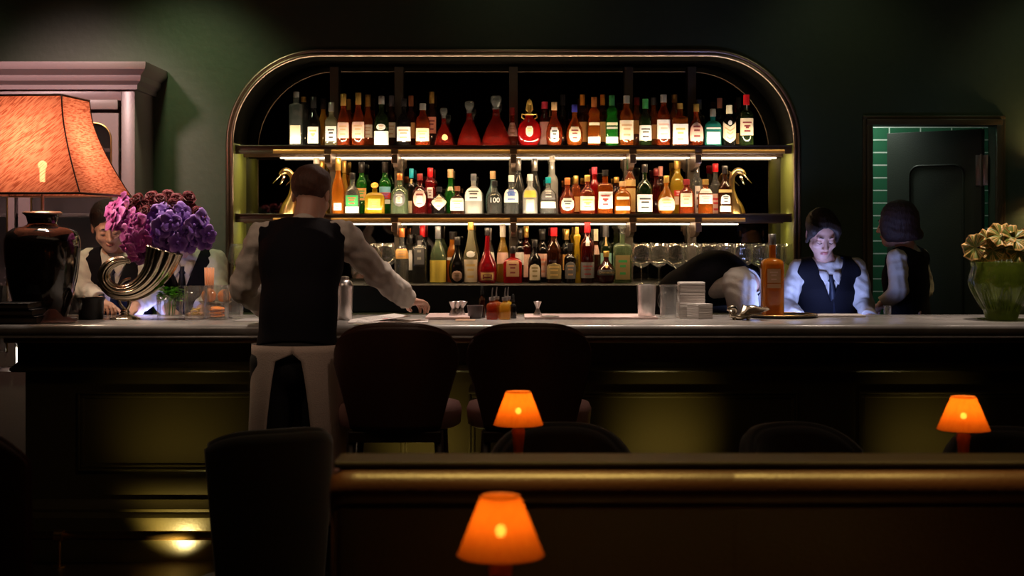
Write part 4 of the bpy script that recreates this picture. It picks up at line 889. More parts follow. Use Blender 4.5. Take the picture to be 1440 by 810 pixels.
for kk, (pts, lab, grp) in FL.items():
    for i, (x, y) in enumerate(pts):
        cx_, cy_ = 222, 322
        dep = 6.98 + 0.08*(((x-cx_)/75)**2 + ((y-cy_)/45)**2) + rnd.uniform(-.02, .02) + {'purple': .03, 'dark': .02}.get(kk, 0)
        o = bpy.data.objects.new('carnation_bloom' if kk == 'dark' else 'orchid_bloom', BM_[kk, i % 3]); C.objects.link(o); o.location = P(x, y, dep)
        dirv = Vector(((x-cx_)/75, -1.1, (cy_-y)/45*0.9+0.15)) + Vector((rnd.uniform(-.4, .4), rnd.uniform(-.2, .3), rnd.uniform(-.4, .4)))
        o.rotation_euler = dirv.to_track_quat('Z', 'Y').to_euler(); sc_ = rnd.uniform(0.85, 1.15)*(1.15 if kk == 'dark' else 1); o.scale = (sc_,)*3
        tag(o, lab+(', upper row' if y < 305 else ', middle rows' if y < 335 else ', lower rows'), 'flower', grp+(' high' if y < 305 else ' middle' if y < 335 else ' low'))
bm = NB()
for i in range(26):
    a_ = rnd.uniform(0, 6.28); r_ = rnd.uniform(0, .17); tip = Vector(P(222, 318, 7.06)) + Vector((math.cos(a_)*r_*1.2, abs(math.sin(a_))*.05, math.sin(a_)*r_*.75)); base = Vector(P(230, 366, 7.0)) + Vector((math.cos(a_)*.03, 0, 0))
    tube(bm, [base, (base+tip)/2+Vector((0, .02, 0)), tip], 0.0022, 5)
o = obj('flower_stems', bm, mat('stem_green', (0.03, 0.07, 0.015), 0.6), None, True); tag(o, 'green stems holding the bouquet in the silver horn', 'stems', kind='stuff')
for g_, w_ in (('magenta orchids', 'pink magenta orchid bloom'), ('violet orchids', 'violet orchid bloom'), ('dark red carnations', 'dark red carnation'), ('deep purple blooms', 'deep purple bloom')):
    for r_, rw in ((' high', 'upper'), (' middle', 'middle'), (' low', 'lower')):
        ranked([o for o in C.objects if o.get('group') == g_+r_], w_+', {} in the '+rw+' part of the horn bouquet')
# --- tumblers, mint, fruit, straws
def tumbler(px, D, R, H, lab, n=32, fl=(12, 0.05)):
    bm = NB(); lathe(bm, [(0, R*.9), (.004, R*.96), (H*.5, R*.98), (H, R), (H-.001, R*.93), (H*.5, R*.9), (.016, R*.86), (.014, .002)], n=n*2, flute=fl); o = obj('tumbler', bm, M_glass, smooth=True)
    o.location = ((px-720)*D/F, D, ZT+0.001); tag(o, lab, 'glass'); return o
tumbler(239, 6.98, 18*s, 34*s, 'cut glass tumbler full of green mint leaves')
tumbler(275, 6.96, 15.5*s, 47*s, 'tall cut tumbler with yellow lemon peel at its bottom')
tumbler(305, 6.95, 16.5*s, 48*s, 'tall cut tumbler with orange slices at its bottom')
tumbler(328, 7.05, 14*s, 40*s, 'cut glass tumbler next to the waiter\'s left sleeve')
M_mint = mat('mint_green', (0.16, 0.52, 0.04), 0.5, var=0.4, scale=60)
bm = NB(); rnd = random.Random(3)
def leaf(bm, c, d, L, W_, mi=0, cup=0.25):
    d = Vector(d).normalized(); sd = d.cross(Vector((rnd.uniform(-.3, .3), rnd.uniform(-.3, .3), 1))).normalized(); nn = sd.cross(d)
    V = []
    for j in range(5):
        v = j/4; w_ = W_*math.sin(math.pi*(0.08+0.9*v))
        V.append([bm.verts.new(Vector(c)+d*L*v+sd*w_*u+nn*(cup*abs(u)*w_-L*.25*v*v)) for u in (-1, 0, 1)])
    for j in range(4):
        for i in range(2):
            f = bm.faces.new((V[j][i], V[j][i+1], V[j+1][i+1], V[j+1][i])); f.material_index = mi
for i in range(110):
    a_ = rnd.uniform(0, 6.28); r_ = rnd.uniform(0, .048); leaf(bm, (r_*math.cos(a_), r_*math.sin(a_), rnd.uniform(.10, .158)-r_*.3), (math.cos(a_)*.9, math.sin(a_)*.9, rnd.uniform(0, .9)), rnd.uniform(.026, .038), .011)
for i in range(14):
    a_ = rnd.uniform(0, 6.28); r_ = rnd.uniform(0, .035); tube(bm, [(r_*.6*math.cos(a_), r_*.6*math.sin(a_), .02), (r_*math.cos(a_), r_*math.sin(a_), .10)], .0016, 5)
o = obj('mint_sprigs', bm, M_mint, None, True); o.location = ((239-720)*6.98/F, 6.98, ZT); tag(o, 'bunch of green mint leaves standing in the cut glass tumbler', 'mint', kind='stuff')
M_orange = mat('orange_peel', (0.85, 0.24, 0.015), 0.5, bump=0.3, scale=90); M_lemon = mat('lemon_peel', (0.80, 0.48, 0.03), 0.5, bump=0.3, scale=90)
for i in range(5):
    bm = NB(); a_ = i*1.3
    pts = [(0.022*math.cos(a_+t_*.5)*(1-.04*t_), 0.022*math.sin(a_+t_*.5), 0.026+i*0.0065+0.003*math.sin(t_)) for t_ in range(9)]
    tube(bm, pts, 0.0055, 6, flat=.5); o = obj('lemon_peel', bm, M_lemon, None, True); o.location = ((275-720)*6.96/F, 6.96, ZT); tag(o, 'curled strip of yellow lemon peel in the tall tumbler', 'lemon peel', 'lemon peels in the tumbler')
for i in range(5):
    bm = NB(); lathe(bm, [(0, .030), (.001, .033), (.006, .033), (.007, .030)], n=24); o = obj('orange_slice', bm, M_orange, None, True); o.location = ((305-720)*6.95/F+.004*(-1)**i, 6.95, ZT+.018+.0085*i); o.rotation_euler = (.12*(-1)**i, .10*math.sin(i*2), 0); tag(o, 'orange slice stacked flat at the bottom of the tall tumbler', 'orange slice', 'orange slices in the tumbler')
for x, y in ((297, 415), (309, 413)):
    bm = NB(); bmesh.ops.create_uvsphere(bm, u_segments=20, v_segments=14, radius=0.036 if x < 300 else .033); o = obj('orange_fruit', bm, M_orange, None, True); o.location = (P(x, y, 7.12).x + (-.012 if x < 300 else .022), 7.12, ZT+.072+(.036 if x < 300 else .033))
    tag(o, 'whole orange left of its neighbour behind the cut tumblers' if x < 300 else 'whole orange right of its neighbour behind the cut tumblers', 'orange')
bm = NB(); lathe(bm, [(0, .035), (.004, .035), (.010, .010), (.058, .010), (.064, .06), (.078, .08), (.080, .08), (.070, .06), (.067, .01)], n=32); o = obj('fruit_dish', bm, M_silver, None, True); o.location = ((303-720)*7.12/F, 7.12, ZT+.001); tag(o, 'footed metal dish carrying the oranges behind the tumblers', 'dish')
bm = NB(); box(bm, -.085, .075, -.05, .05, 0, .016, .004); lg = obj('chopping_board', bm, mat('light_wood', (.45, .20, .08), .6, bump=.2)); lg.location = ((288-720)*7.26/F, 7.26, ZT+.001); 
tag(lg, 'small wooden board behind the oranges and tumblers', 'board')
small('straw_cup', [(0, .024), (.1, .028), (.1, .026), (.012, .022), (.01, .002)], 294, 7.26, M_glass, 'thin clear cup full of wooden straws on the board', 'cup', base=ZT+.017)
M_straw = mat('wooden_straw', (.75, .34, .16), .6, bump=.1, scale=100, stretch=(8, 8, 1))
for i in range(22):
    a_ = i*2.4; r_ = .0045*math.sqrt(i)
    bm = NB(); tube(bm, [(r_*math.cos(a_)*.8, r_*math.sin(a_)*.8, .015), (r_*math.cos(a_)*1.15, r_*math.sin(a_)*1.15, .222+.004*math.sin(i*3))], .0029, 7)
    o = obj('straw', bm, M_straw, None, True); o.location = ((294-720)*7.26/F, 7.26, ZT+.017); tag(o, 'wooden straw in the bundle standing in the clear cup', 'straw', 'wooden straws in the cup')
# --- centre: papers, bar mats, jiggers, dropper bottles
def sheet(name, px0, px1, D0, D1, z, m, lab, cat, rz=0, th_=.002, lines=None, tilt=0, grp=None):
    xm = ((px0-720)*D0/F+(px1-720)*D0/F)/2; w_ = (px1-px0)*D0/F/2; ym = (D0+D1)/2; hy = (D1-D0)/2
    bm = NB(); box(bm, -w_, w_, -hy, hy, 0, th_, .0004); 
    o = obj(name, bm, m); o.location = (xm, ym, ZT+z); o.rotation_euler = (0, tilt, rz); tag(o, lab, cat, grp)
    if lines:
        bm = NB()
        for i in range(6): box(bm, -w_*.8, w_*(.2+.1*(i % 3)), hy*(.7-.25*i)-.004, hy*(.7-.25*i), th_, th_+.0003, 0)
        obj('printed_lines', bm, mat('print_ink', (.05, .04, .04), .8), o)
        bm = NB(); box(bm, -w_*.2, w_*.05, -hy*.8, -hy*.6, th_, th_+.0004); obj('red_heading', bm, mat('red_ink', (.5, .03, .03), .8), o)
    return o
sheet('menu', 487, 600, 6.72, 6.95, .001, M_paper, 'white printed menu lying under the waiter\'s right hand', 'menu', .05, lines=True)
sheet('menu', 500, 566, 6.80, 7.02, .012, M_paper, 'white printed menu slanting up on the pile, left of the hand', 'menu', .45, lines=True, tilt=-.10)
sheet('menu', 330, 392, 6.82, 7.02, .001, mat('grey_paper', (.35, .33, .32), .7), 'grey menu card between the tumblers and the waiter\'s body', 'menu', -.1)
M_mat = mat('pale_bar_towel', (.68, .50, .46), .9, bump=.3, scale=250)
sheet('bar_towel', 598, 660, 6.95, 7.30, .001, M_mat, 'folded pale towel with the row of jiggers on it', 'towel', 0, .012)
sheet('coaster_card', 640, 668, 6.85, 6.95, .001, mat('tan_card', (.5, .32, .2), .8), 'small tan card left of the dropper bottles', 'card')
sheet('bar_towel', 738, 925, 6.98, 7.28, .001, M_mat, 'long pale towel under the lone jigger and steel shaker', 'towel', 0, .010)
def jigger(px, D, lab, tilt=0, h=.066):
    bm = NB(); lathe(bm, [(0, .021), (.002, .022), (h*.45, .008), (h*.55, .008), (h, .020), (h-.002, .018), (h*.58, .004)], n=20); o = obj('jigger', bm, M_steel, None, angle=60); o.location = ((px-720)*D/F, D, ZT+.014); o.rotation_euler = (0, tilt, 0); tag(o, lab, 'jigger'); return o
for i, x in enumerate((637, 642, 648)):
    jigger(x, 7.08+.045*i, ('leftmost', 'middle', 'rightmost')[i]+' steel jigger of the leaning row of three', (-.0, .1, .2)[i]); bpy.context.view_layer.update()
jigger(756, 7.1, 'lone steel hourglass jigger on the long pale towel')
bm = NB(); lathe(bm, [(0, .045), (.003, .047), (.004, .04)], n=24); o = obj('saucer', bm, M_steel, None, angle=50); o.location = ((773-720)*7.02/F, 7.02, ZT+.012); tag(o, 'tiny steel saucer right of the lone jigger', 'saucer')
def dropper(px, D, gk, cap, lab, pour=True, R=.0275, H=.105):
    t_ = thing('dropper_bottle', lab, 'bottle', ((px-720)*D/F, D, ZT+.001))
    bm = NB(); lathe(bm, [(0, R*.9), (.004, R), (H*.62, R), (H*.72, R*.8), (H*.78, R*.42), (H*.88, R*.42)], n=24, sq=3.5); obj('bottle_body', bm, gm(gk), t_, angle=50)
    bm = NB(); lathe(bm, [(H*.86, R*.55), (H, R*.55)], n=14)
    if pour: tube(bm, [(0, 0, H), (0, 0, H+.02), (.003, 0, H+.046)], [.005, .0035, .0025], 8)
    else: lathe(bm, [(H, .006), (H+.02, .007), (H+.028, .003)], n=10)
    obj('pourer' if pour else 'dropper_cap', bm, M_steel if pour else M_black, t_, angle=50)
dropper(692, 6.98, 'cognac', 0, 'left front square bitters bottle of reddish liquid with steel spout')
dropper(710, 6.98, 'gold', 0, 'right front square bitters bottle of golden liquid with steel spout')
dropper(698, 7.08, 'amber', 0, 'back left square bitters bottle with steel spout')
dropper(714, 7.08, 'yellow', 0, 'back right square bitters bottle with steel spout')
dropper(678, 7.12, 'brown', 0, 'tall brown dropper bottle left of the spouted bitters', False, .016, .13)
dropper(721.5, 7.06, 'black', 0, 'small black bottle right of the spouted bitters', False, .017, .09)
small('cup', [(0, .030), (.004, .032), (.062, .040), (.064, .036), (.006, .028)], 668, 7.06, mat('dark_ceramic', (.05, .035, .035), .35), 'small dark cup left of the brown dropper bottle', 'cup')
# --- shakers, jug and napkins
def shaker(px, D, R, H, lab, lid=False, base=ZT):
    bm = NB(); pr = [(0, R*.80), (.004, R*.84), (H*.5, R*.92), (H-.004, R), (H, R*1.03), (H-.002, R*.95), (.01, R*.78), (.009, .002)]
    lathe(bm, pr, n=36); o = obj('shaker', bm, M_steel, None, angle=50); o.location = ((px-720)*D/F, D, base+.001); tag(o, lab, 'shaker'); return o
sk = shaker(485, 6.95, .040, .16, 'tall steel shaker standing right beside the waiter\'s waist')
bm = NB(); lathe(bm, [(.160, .040), (.168, .040), (.185, .030), (.19, .02), (.205, .02), (.207, .012)], n=28); obj('strainer_lid', bm, M_steel, sk, angle=50)
sk2 = shaker(909, 7.05, .048, .152, 'wide steel mixing cup on the right end of the long towel', base=ZT+.011)
def handled(px, D):
    t_ = thing('glass_jug', 'clear glass jug with a curved handle between steel cup and napkins', 'jug', ((px-720)*D/F, D, ZT+.001))
    bm = NB(); lathe(bm, [(0, .044), (.004, .047), (.15, .050), (.162, .052), (.161, .049), (.15, .047), (.014, .043), (.012, .002)], n=36); obj('jug_body', bm, M_glass, t_, smooth=True)
    bm = NB(); tube(bm, smooth_path([(-.025, -.04, .13), (-.05, -.055, .12), (-.06, -.06, .085), (-.045, -.055, .05), (-.025, -.045, .035)], 4), .006, 10); obj('jug_handle', bm, M_glass, t_, True)
handled(942, 7.05)
M_nap = bpy.data.materials.new('stacked_paper_napkins'); t, b = nt(M_nap); tc = t.nodes.new('ShaderNodeTexCoord'); wv = t.nodes.new('ShaderNodeTexWave'); wv.bands_direction = 'Z'; wv.inputs['Scale'].default_value = 55; wv.inputs['Distortion'].default_value = .6
cr = t.nodes.new('ShaderNodeValToRGB'); cr.color_ramp.elements[0].color = (.45, .40, .37, 1); cr.color_ramp.elements[1].color = (.80, .74, .70, 1)
t.links.new(tc.outputs['Object'], wv.inputs[0]); t.links.new(wv.outputs['Fac'], cr.inputs[0]); t.links.new(cr.outputs[0], b.inputs['Base Color']); b.inputs['Roughness'].default_value = .85
bp = t.nodes.new('ShaderNodeBump'); bp.inputs['Strength'].default_value = .5; bp.inputs['Distance'].default_value = .003; t.links.new(wv.outputs['Fac'], bp.inputs['Height']); t.links.new(bp.outputs[0], b.inputs['Normal'])
def nap(px, D, w_, d_, h_, z, rz, lab):
    bm = NB(); rr = random.Random(px); rs = []
    k = max(6, int(h_/.004))
    for i in range(k+1):
        e = rr.uniform(-.0015, .0015); zz = h_*i/k
        rs.append([(-w_/2+e, -d_/2+e, zz), (w_/2+e, -d_/2+e, zz), (w_/2+e, d_/2+e, zz), (-w_/2+e, d_/2+e, zz)])
    rings(bm, rs); o = obj('napkin_stack', bm, M_nap); o.location = ((px-720)*D/F, D, ZT+z); o.rotation_euler = (0, 0, rz); tag(o, lab, 'napkin stack')
nap(965.5, 7.12, .085, .10, .072, .001, .04, 'lower left stack of folded white paper napkins')
nap(984, 7.05, .085, .09, .072, .001, .55, 'lower right stack of white paper napkins with its corner forward')
nap(972, 7.13, .122, .11, .100, .074, .0, 'upper tall stack of white paper napkins resting on two lower stacks')
# --- shell dish, rose bottle, tray, menu
sh = thing('shell_dish', 'ornate silver shell shaped dish with scroll and small feet', 'dish', ((1052-720)*6.95/F, 6.95, ZT+.001))
s = 6.95/F
bm = NB(); V = {}
for j in range(13):
    for i in range(25):
        u = i/24*2-1; v = j/12; a_ = u*1.35
        L = .135; x = -.05+v*L*math.cos(a_)*1.15; y = v*.055*math.sin(a_)*1.3; z = .022+.028*v*v+.02*v*v*abs(u) + .0035*v*math.cos(a_*13)
        V[i, j] = bm.verts.new((x, y, z))
for j in range(12):
    for i in range(24): bm.faces.new((V[i, j], V[i+1, j], V[i+1, j+1], V[i, j+1]))
bmesh.ops.remove_doubles(bm, verts=bm.verts[:], dist=1e-5); solid(bm, geom=bm.faces[:], thickness=.002); obj('shell', bm, M_silver, sh, True)
bm = NB(); pts = [(-.055-.022*math.cos(t_*.5)*(1-t_*.06)-.015, 0, .04+.022*math.sin(t_*.5)*(1-t_*.06)) for t_ in range(13)]
tube(bm, pts, [.012]*4+[.010, .009, .008, .007, .006, .005, .005, .004, .003], 12); tube(bm, [(-.085, 0, .045), (-.08, 0, .02), (-.04, 0, .012), (.0, 0, .02), (.03, 0, .03)], [.008, .013, .016, .013, .006], 12, flat=1.6); obj('scroll', bm, M_silver, sh, True)
for x_, y_ in ((-.065, -.02), (-.065, .02), (.0, -.02), (.0, .02)):
    bm = NB(); tube(bm, [(x_, y_*.6, .018), (x_+.004, y_, .008), (x_-.004, y_*1.2, .002)], [.006, .004, .006], 8); obj('foot', bm, M_silver, sh, True)
tray = thing('round_tray', 'low round dark tray under the rose wine bottle', 'tray', ((1100-720)*7.15/F, 7.15, ZT+.001))
bm = NB(); lathe(bm, [(0, .155), (.003, .165), (.012, .172), (.015, .172), (.012, .164), (.005, .155)], n=56, fy=.9); obj('tray_plate', bm, mat('dark_tray', (.03, .025, .02), .25, .5), tray, angle=50)
bm = NB(); tube(bm, [(.170*math.cos(i*math.pi/24), .9*.170*math.sin(i*math.pi/24), .015) for i in range(49)], .0025, 6); obj('tray_rim', bm, M_brass, tray, True)
bottle(1086, 31, 329, 'square', 'orange', 'silver', 'large rose wine bottle with clear shoulders standing on the round tray', [(378, 397.5, .62, 'tan', 'rect', 'pink'), (399, 405, .62, 'tan', 'band', None)], base=ZT+.006, D=7.12)
sheet('tablet', 1146, 1218, 7.16, 7.32, .001, M_paper, 'slim pale tablet lying on the bar in front of the woman', 'tablet', 0, .008)
small('spirit_measure', [(0, .016), (.003, .018), (.05, .020), (.049, .017), (.006, .014)], 1248, 7.28, M_glass, 'small clear shot glass near the woman in the doorway', 'glass')
scr = thing('till_screen', 'touch screen behind the bar before the looking down woman', 'screen', (1.22, 7.46, .98))
bm = NB(); box(bm, -.14, .14, -.006, .0, -.10, .10, .003); obj('housing', bm, M_black, scr, angle=40)
bm = NB(); box(bm, -.125, .125, 0, .002, -.085, .085); obj('display', bm, emit('blue_display', (.25, .42, 1.0), 1.5), scr)
bm = NB(); tube(bm, [(0, -.003, -.10), (0, -.003, -.25)], .012, 10); lathe(bm, [(-.26, .07), (-.25, .065)], n=20); obj('stand', bm, M_black, scr, angle=40)
scr.rotation_euler = (-.7, 0, -.4)
# --- green glass vase with ruffled leaves at the right
gv = thing('leaf_vase', 'green relief glass vase at the right end of the bar', 'vase', ((1409-720)*6.98/F, 6.98, ZT+.001)); s = 6.98/F
M_gg = glass('green_pressed_glass', (.36, .44, .10), .42, .06)
bm = NB(); zz = [(449-y)*s for y in (449, 446, 438, 428, 416, 404, 396, 388, 376, 368)]; rr = [20, 22, 24, 30, 37, 43, 45, 43, 40, 42]
lathe(bm, [(z, r*s) for z, r in zip(zz, rr)]+[(zz[-1], 39*s), (zz[-4], 39*s), (zz[4], 33*s), (.012, 18*s)], n=72, flute=(9, .045)); obj('vase_body', bm, M_gg, gv, True)
bm = NB()
for k in range(9):
    a_ = 2*math.pi*(k+.5)/9
    for w_ in (.10, .21):
        pts = []
        for i in range(13):
            t_ = i/12*math.pi; aa = a_+w_*math.cos(t_); z = .05+.13*math.sin(t_)*(1 if w_ > .15 else .75); r_ = 1.03*s*np.interp(z, zz, rr)
            pts.append((r_*math.cos(aa), r_*math.sin(aa), z))
        tube(bm, pts, .0035, 6)
obj('relief', bm, M_gg, gv, True)
M_ruf = bpy.data.materials.new('ruffled_leaf'); t, b = nt(M_ruf); at = t.nodes.new('ShaderNodeVertexColor'); at.layer_name = 'vein'
mx = t.nodes.new('ShaderNodeMix'); mx.data_type = 'RGBA'; mx.inputs[6].default_value = (.20, .24, .04, 1); mx.inputs[7].default_value = (.80, .46, .14, 1)
t.links.new(at.outputs['Color'], mx.inputs[0]); t.links.new(mx.outputs[2], b.inputs['Base Color']); b.inputs['Roughness'].default_value = .45
def ruffle(seed):
    rnd = random.Random(seed); bm = NB(); NR_, NA = 9, 60; R = .078; V = {}; cl = bm.loops.layers.color.new('vein')
    ph = rnd.uniform(0, 6)
    def pt(i, j):
        a_ = 2*math.pi*i/NA*.94+.2; r_ = R*j/NR_
        z = .30*r_ + .010*(j/NR_)**2*math.sin(a_*7+ph)+.006*(j/NR_)**2*math.sin(a_*13) - .012*(j/NR_)**4
        return (r_*math.cos(a_), r_*math.sin(a_), z)
    for j in range(1, NR_+1):
        for i in range(NA): V[i, j] = bm.verts.new(pt(i, j))
    c0 = bm.verts.new((0, 0, 0))
    def vein(i, j): return 1.0 if (i % 9 == 0 or j >= NR_ or (j > 4 and (i % 9 in (2, 7)))) else 0.0
    fs = []
    for i in range(NA-1):
        fs.append((bm.faces.new((c0, V[i, 1], V[i+1, 1])), i, 0))
        for j in range(1, NR_): fs.append((bm.faces.new((V[i, j], V[i, j+1], V[i+1, j+1], V[i+1, j])), i, j+1))
    for f, i, j in fs:
        v_ = vein(i, j)
        for lp in f.loops: lp[cl] = (v_, v_, v_, 1)
    me = bpy.data.meshes.new('ruffled_leaf'); bm.to_mesh(me); bm.free(); me.materials.append(M_ruf); me.polygons.foreach_set('use_smooth', [True]*len(me.polygons)); return me
RL = [ruffle(i) for i in range(3)]
for i, (x, y, dx, dz, sc_) in enumerate(((1372, 348, -.9, .25, .85), (1376, 362, -1, -.3, .55), (1390, 338, -.4, .8, .8), (1396, 352, -.3, .3, .75), (1408, 332, 0, .8, .9), (1412, 350, 0, .2, .7), (1426, 336, .3, .7, .95), (1432, 352, .3, .15, .9), (1446, 340, .8, .5, .9), (1454, 354, 1, .1, .8), (1384, 358, -.6, -.1, .5))):
    o = bpy.data.objects.new('ruffled_leaf', RL[i % 3]); C.objects.link(o); o.location = P(x, y, 6.98-.05*(1-abs(dx))+.02*(i % 3)); o.rotation_euler = Vector((dx, -1.0+.3*abs(dx), dz)).to_track_quat('Z', 'Y').to_euler(); o.scale = (sc_,)*3
    tag(o, 'ruffled yellow green leaf with orange veins in the green glass vase', 'leaf', 'ruffled leaves in the vase')
ranked([o for o in C.objects if o.get('group') == 'ruffled leaves in the vase'], 'ruffled yellow green leaf with orange veins, {} in the green glass vase')
bm = NB()
for i in range(11): tube(bm, [((1409-720)*s+.02*math.cos(i*1.7), 6.98+.02*math.sin(i*1.7), ZT+.03), P(1375+7*i, 356-8*(i % 2), 7.02)], .003, 6)
o = obj('leaf_stalks', bm, mat('stalk_green', (.05, .07, .02), .6), None, True); tag(o, 'dark stalks of the ruffled leaves inside the green vase', 'stems', kind='stuff')
# ================================================================= seating
M_velvet = mat('dark_green_velvet', (.045, .047, .034), .75, sheen=.5, bump=.1, scale=200)
M_blk = mat('black_upholstery', (.008, .008, .008), .7, sheen=.3, bump=.1, scale=200)
M_rose = mat('pale_rose_leather', (.50, .27, .24), .38, bump=.08, scale=120)
def shell(bm, prof_w, arc, z0, z1, lean, th_, nu=24, nv=14, R=.26, topc=.5):
    """curved upholstered back: prof_w(v) half-width angle factor, u across, v up"""
    V = {}
    for side in (0, 1):
        for j in range(nv+1):
            v = j/nv
            for i in range(nu+1):
                u = i/nu*2-1; k = prof_w(v); a_ = u*arc*k
                r_ = R-(th_ if side else 0)
                top = 1-(abs(u)**3.2)*topc
                z = z0+(z1-z0)*v*(1 if v < .5 else 1) ; z = z0+(z-z0)*(1-(1-top)*v**2)
                y = r_*math.cos(a_)-R + lean*v; x = r_*math.sin(a_)
                V[side, i, j] = bm.verts.new((x, y, z))
    for j in range(nv):
        for i in range(nu):
            bm.faces.new((V[0, i, j], V[0, i+1, j], V[0, i+1, j+1], V[0, i, j+1])); bm.faces.new((V[1, i, j], V[1, i, j+1], V[1, i+1, j+1], V[1, i+1, j]))
    for i in range(nu):
        for j in (0, nv): bm.faces.new((V[0, i, j], V[0, i+1, j], V[1, i+1, j], V[1, i, j]))
    for j in range(nv):
        for i in (0, nu): bm.faces.new((V[0, i, j], V[0, i, j+1], V[1, i, j+1], V[1, i, j]))
    bmesh.ops.recalc_face_normals(bm, faces=bm.faces[:])
    es = [e for e in bm.edges if len(e.link_faces) == 2 and e.calc_face_angle(0) > .9]
    bmesh.ops.bevel(bm, geom=es, offset=th_*.28, segments=3, affect='EDGES')
def chair(px, D, rz, ztop, halfw, m_back, m_seat, m_leg, lab, cat='chair', zs=.46, name='tub_chair', z0=None, sexp=.6, sy0=-.235, arc=1.1, lean=.06, topc=.22, wp=None, th_=.05):
    """back faces +Y side of the local frame; rz turns it"""
    t_ = thing(name, lab, cat, ((px-720)*D/F, D, 0), None, rz)
    R = halfw/math.sin(min(arc, math.pi/2)); R = halfw/math.sin(arc) if arc < math.pi/2 else halfw
    bm = NB(); shell(bm, wp or (lambda v: .86+.14*v), arc, z0 or zs-.08, ztop, lean, th_, R=R, topc=topc); obj('backrest', bm, m_back, t_, smooth=True)
    bm = NB(); hs = halfw*.92; seat = []
    for z, k in ((zs-.10, .92), (zs-.09, .98), (zs-.03, 1.0), (zs-.005, .96), (zs+.005, .80), (zs+.008, .3)):
        seat.append([(hs*k*math.copysign(abs(math.cos(a_))**sexp, math.cos(a_)), sy0+.24*k*math.copysign(abs(math.sin(a_))**sexp, math.sin(a_)), z) for a_ in [2*math.pi*i/40 for i in range(40)]])
    rings(bm, seat); obj('seat', bm, m_seat, t_, smooth=True)
    for sx in (-1, 1):
        for sy, yy in ((0, -.06), (1, -.41)):
            bm = NB(); zt = zs-.095
            tube(bm, [(sx*hs*.72, yy+(-.01 if sy else 0), zt), (sx*hs*.86, yy+(-.03 if sy else .04), 0.001)], [.020, .013], 10); obj('leg', bm, m_leg, t_, smooth=True)
    return t_
def stool(px, D, lab, rz=0):
    t_ = chair(px, D, rz, 1.150, .268, M_leather, M_rose, M_dkwood, lab, 'bar stool', .80, 'bar_stool', z0=.70, sexp=.9, sy0=-.30, arc=.95, lean=-.0, topc=.16,
               wp=lambda v: .66+.34*min(1, max(0, (v-.02)/.62))**1.15 if v < .75 else 1.0-.10*((v-.75)/.25)**2, th_=.045)
    zs = .80
    for ch in t_.children:
        if ch.name.startswith('seat'): ch.scale = (1.08, .98, 1)
    bm = NB()
    for sx in (-1, 1): tube(bm, [(sx*.20, -.03, .30), (sx*.20, -.43, .30)], .011, 8)
    tube(bm, [(-.20, -.43, .30), (.20, -.43, .30)], .011, 8); obj('footrest', bm, M_brass, t_, True)
    bm = NB(); box(bm, -.19, .19, -.05, -.03, .66, .705, .004); obj('seat_rail', bm, M_dkwood, t_); bm = NB(); box(bm, -.19, .19, -.42, -.40, .66, .705, .004); obj('seat_rail', bm, M_dkwood, t_)
    return t_
# the stools face the bar (+Y), so their backs are nearest to us
stool(554, 5.92, 'left brown leather bar stool with pale rose seat at the counter', math.pi)
stool(745, 5.92, 'right brown leather bar stool with pale rose seat at the counter', math.pi)
chair(392, 4.45, math.pi+.48, .925, .215, M_velvet, M_velvet, M_dkwood, 'dark velvet tub chair left of the banquette, turned to the right', zs=.40, arc=1.2, sexp=.95, sy0=-.25, topc=.09, wp=lambda v: .66+.34*v**.8, lean=.05)
chair(786, 4.55, 0.05, .925, .262, M_blk, M_blk, M_dkwood, 'black upholstered chair behind the middle small orange lamp', arc=1.1, topc=.30)
chair(1104, 4.55, .5, .925, .245, M_blk, M_blk, M_dkwood, 'black upholstered chair right of centre behind the banquette without a lamp', arc=1.1, topc=.16)
chair(1408, 4.60, 0.1, .905, .25, M_blk, M_blk, M_dkwood, 'black upholstered chair behind the right small orange lamp', arc=1.1, topc=.25)
chair(-92, 3.9, math.pi-.5, 1.03, .25, mat('oxblood_leather', (.045, .010, .010), .5, bump=.1, scale=150), M_blk, M_dkwood, 'dark red chair cut off at the left edge of the picture', arc=1.2, topc=.18)
# banquette
bq = thing('banquette', 'long brown leather banquette with rolled top across the foreground', 'banquette', (0, 3.0, 0))
x0 = (462-720)*3.0/F; x1 = 2.6
ztop = CAMZ-(650-HZ)*3.0/F
bm = NB()
def bq_ring(x, k):
    pts = [(0.03, .10), (0.0, .14), (-.01, .45), (0.0, ztop-.09), (-.004, ztop-.088), (-.018, ztop-.075), (-.026, ztop-.052), (-.018, ztop-.030), (.0, ztop-.018), (.04, ztop-.014), (.10, ztop-.014), (.115, ztop-.03), (.12, .12), (.11, .10)]
    cy, cz = .06, (ztop+.1)/2
    return [(x, cy+(y-cy)*k, cz+(z-cz)*(1-(1-k)*.12)) for y, z in pts]
rings(bm, [bq_ring(x0, .55), bq_ring(x0+.008, .85), bq_ring(x0+.03, .98), bq_ring(x0+.06, 1.0), bq_ring(.45, 1), bq_ring(.458, .985), bq_ring(.466, 1), bq_ring(x1, 1.0)])
obj('back_cushion', bm, M_leather, bq, smooth=True)
bm = NB(); box(bm, x0+.01, x1, .004, .125, ztop-.014, ztop, .005); obj('top_rail', bm, mat('dark_brown_wood_rail', (.012, .006, .004), .45, bump=.1, scale=30), bq)
bm = NB(); tube(bm, [(x0+.035, -.006, ztop-.090), (x1, -.006, ztop-.090)], .005, 8); tube(bm, [(x0+.012, .0, .30), (x0+.012, .0, ztop-.1), (x0+.035, -.006, ztop-.090)], .005, 8); obj('piping', bm, M_leather, bq, True)
bm = NB(); box(bm, x0+.02, x1, -.56, -.012, .30, .45, .03); obj('seat_cushion', bm, M_leather, bq, angle=40)
bm = NB(); box(bm, x0+.04, x1, -.52, .11, 0.001, .30, .003); obj('base', bm, M_dkwood, bq)
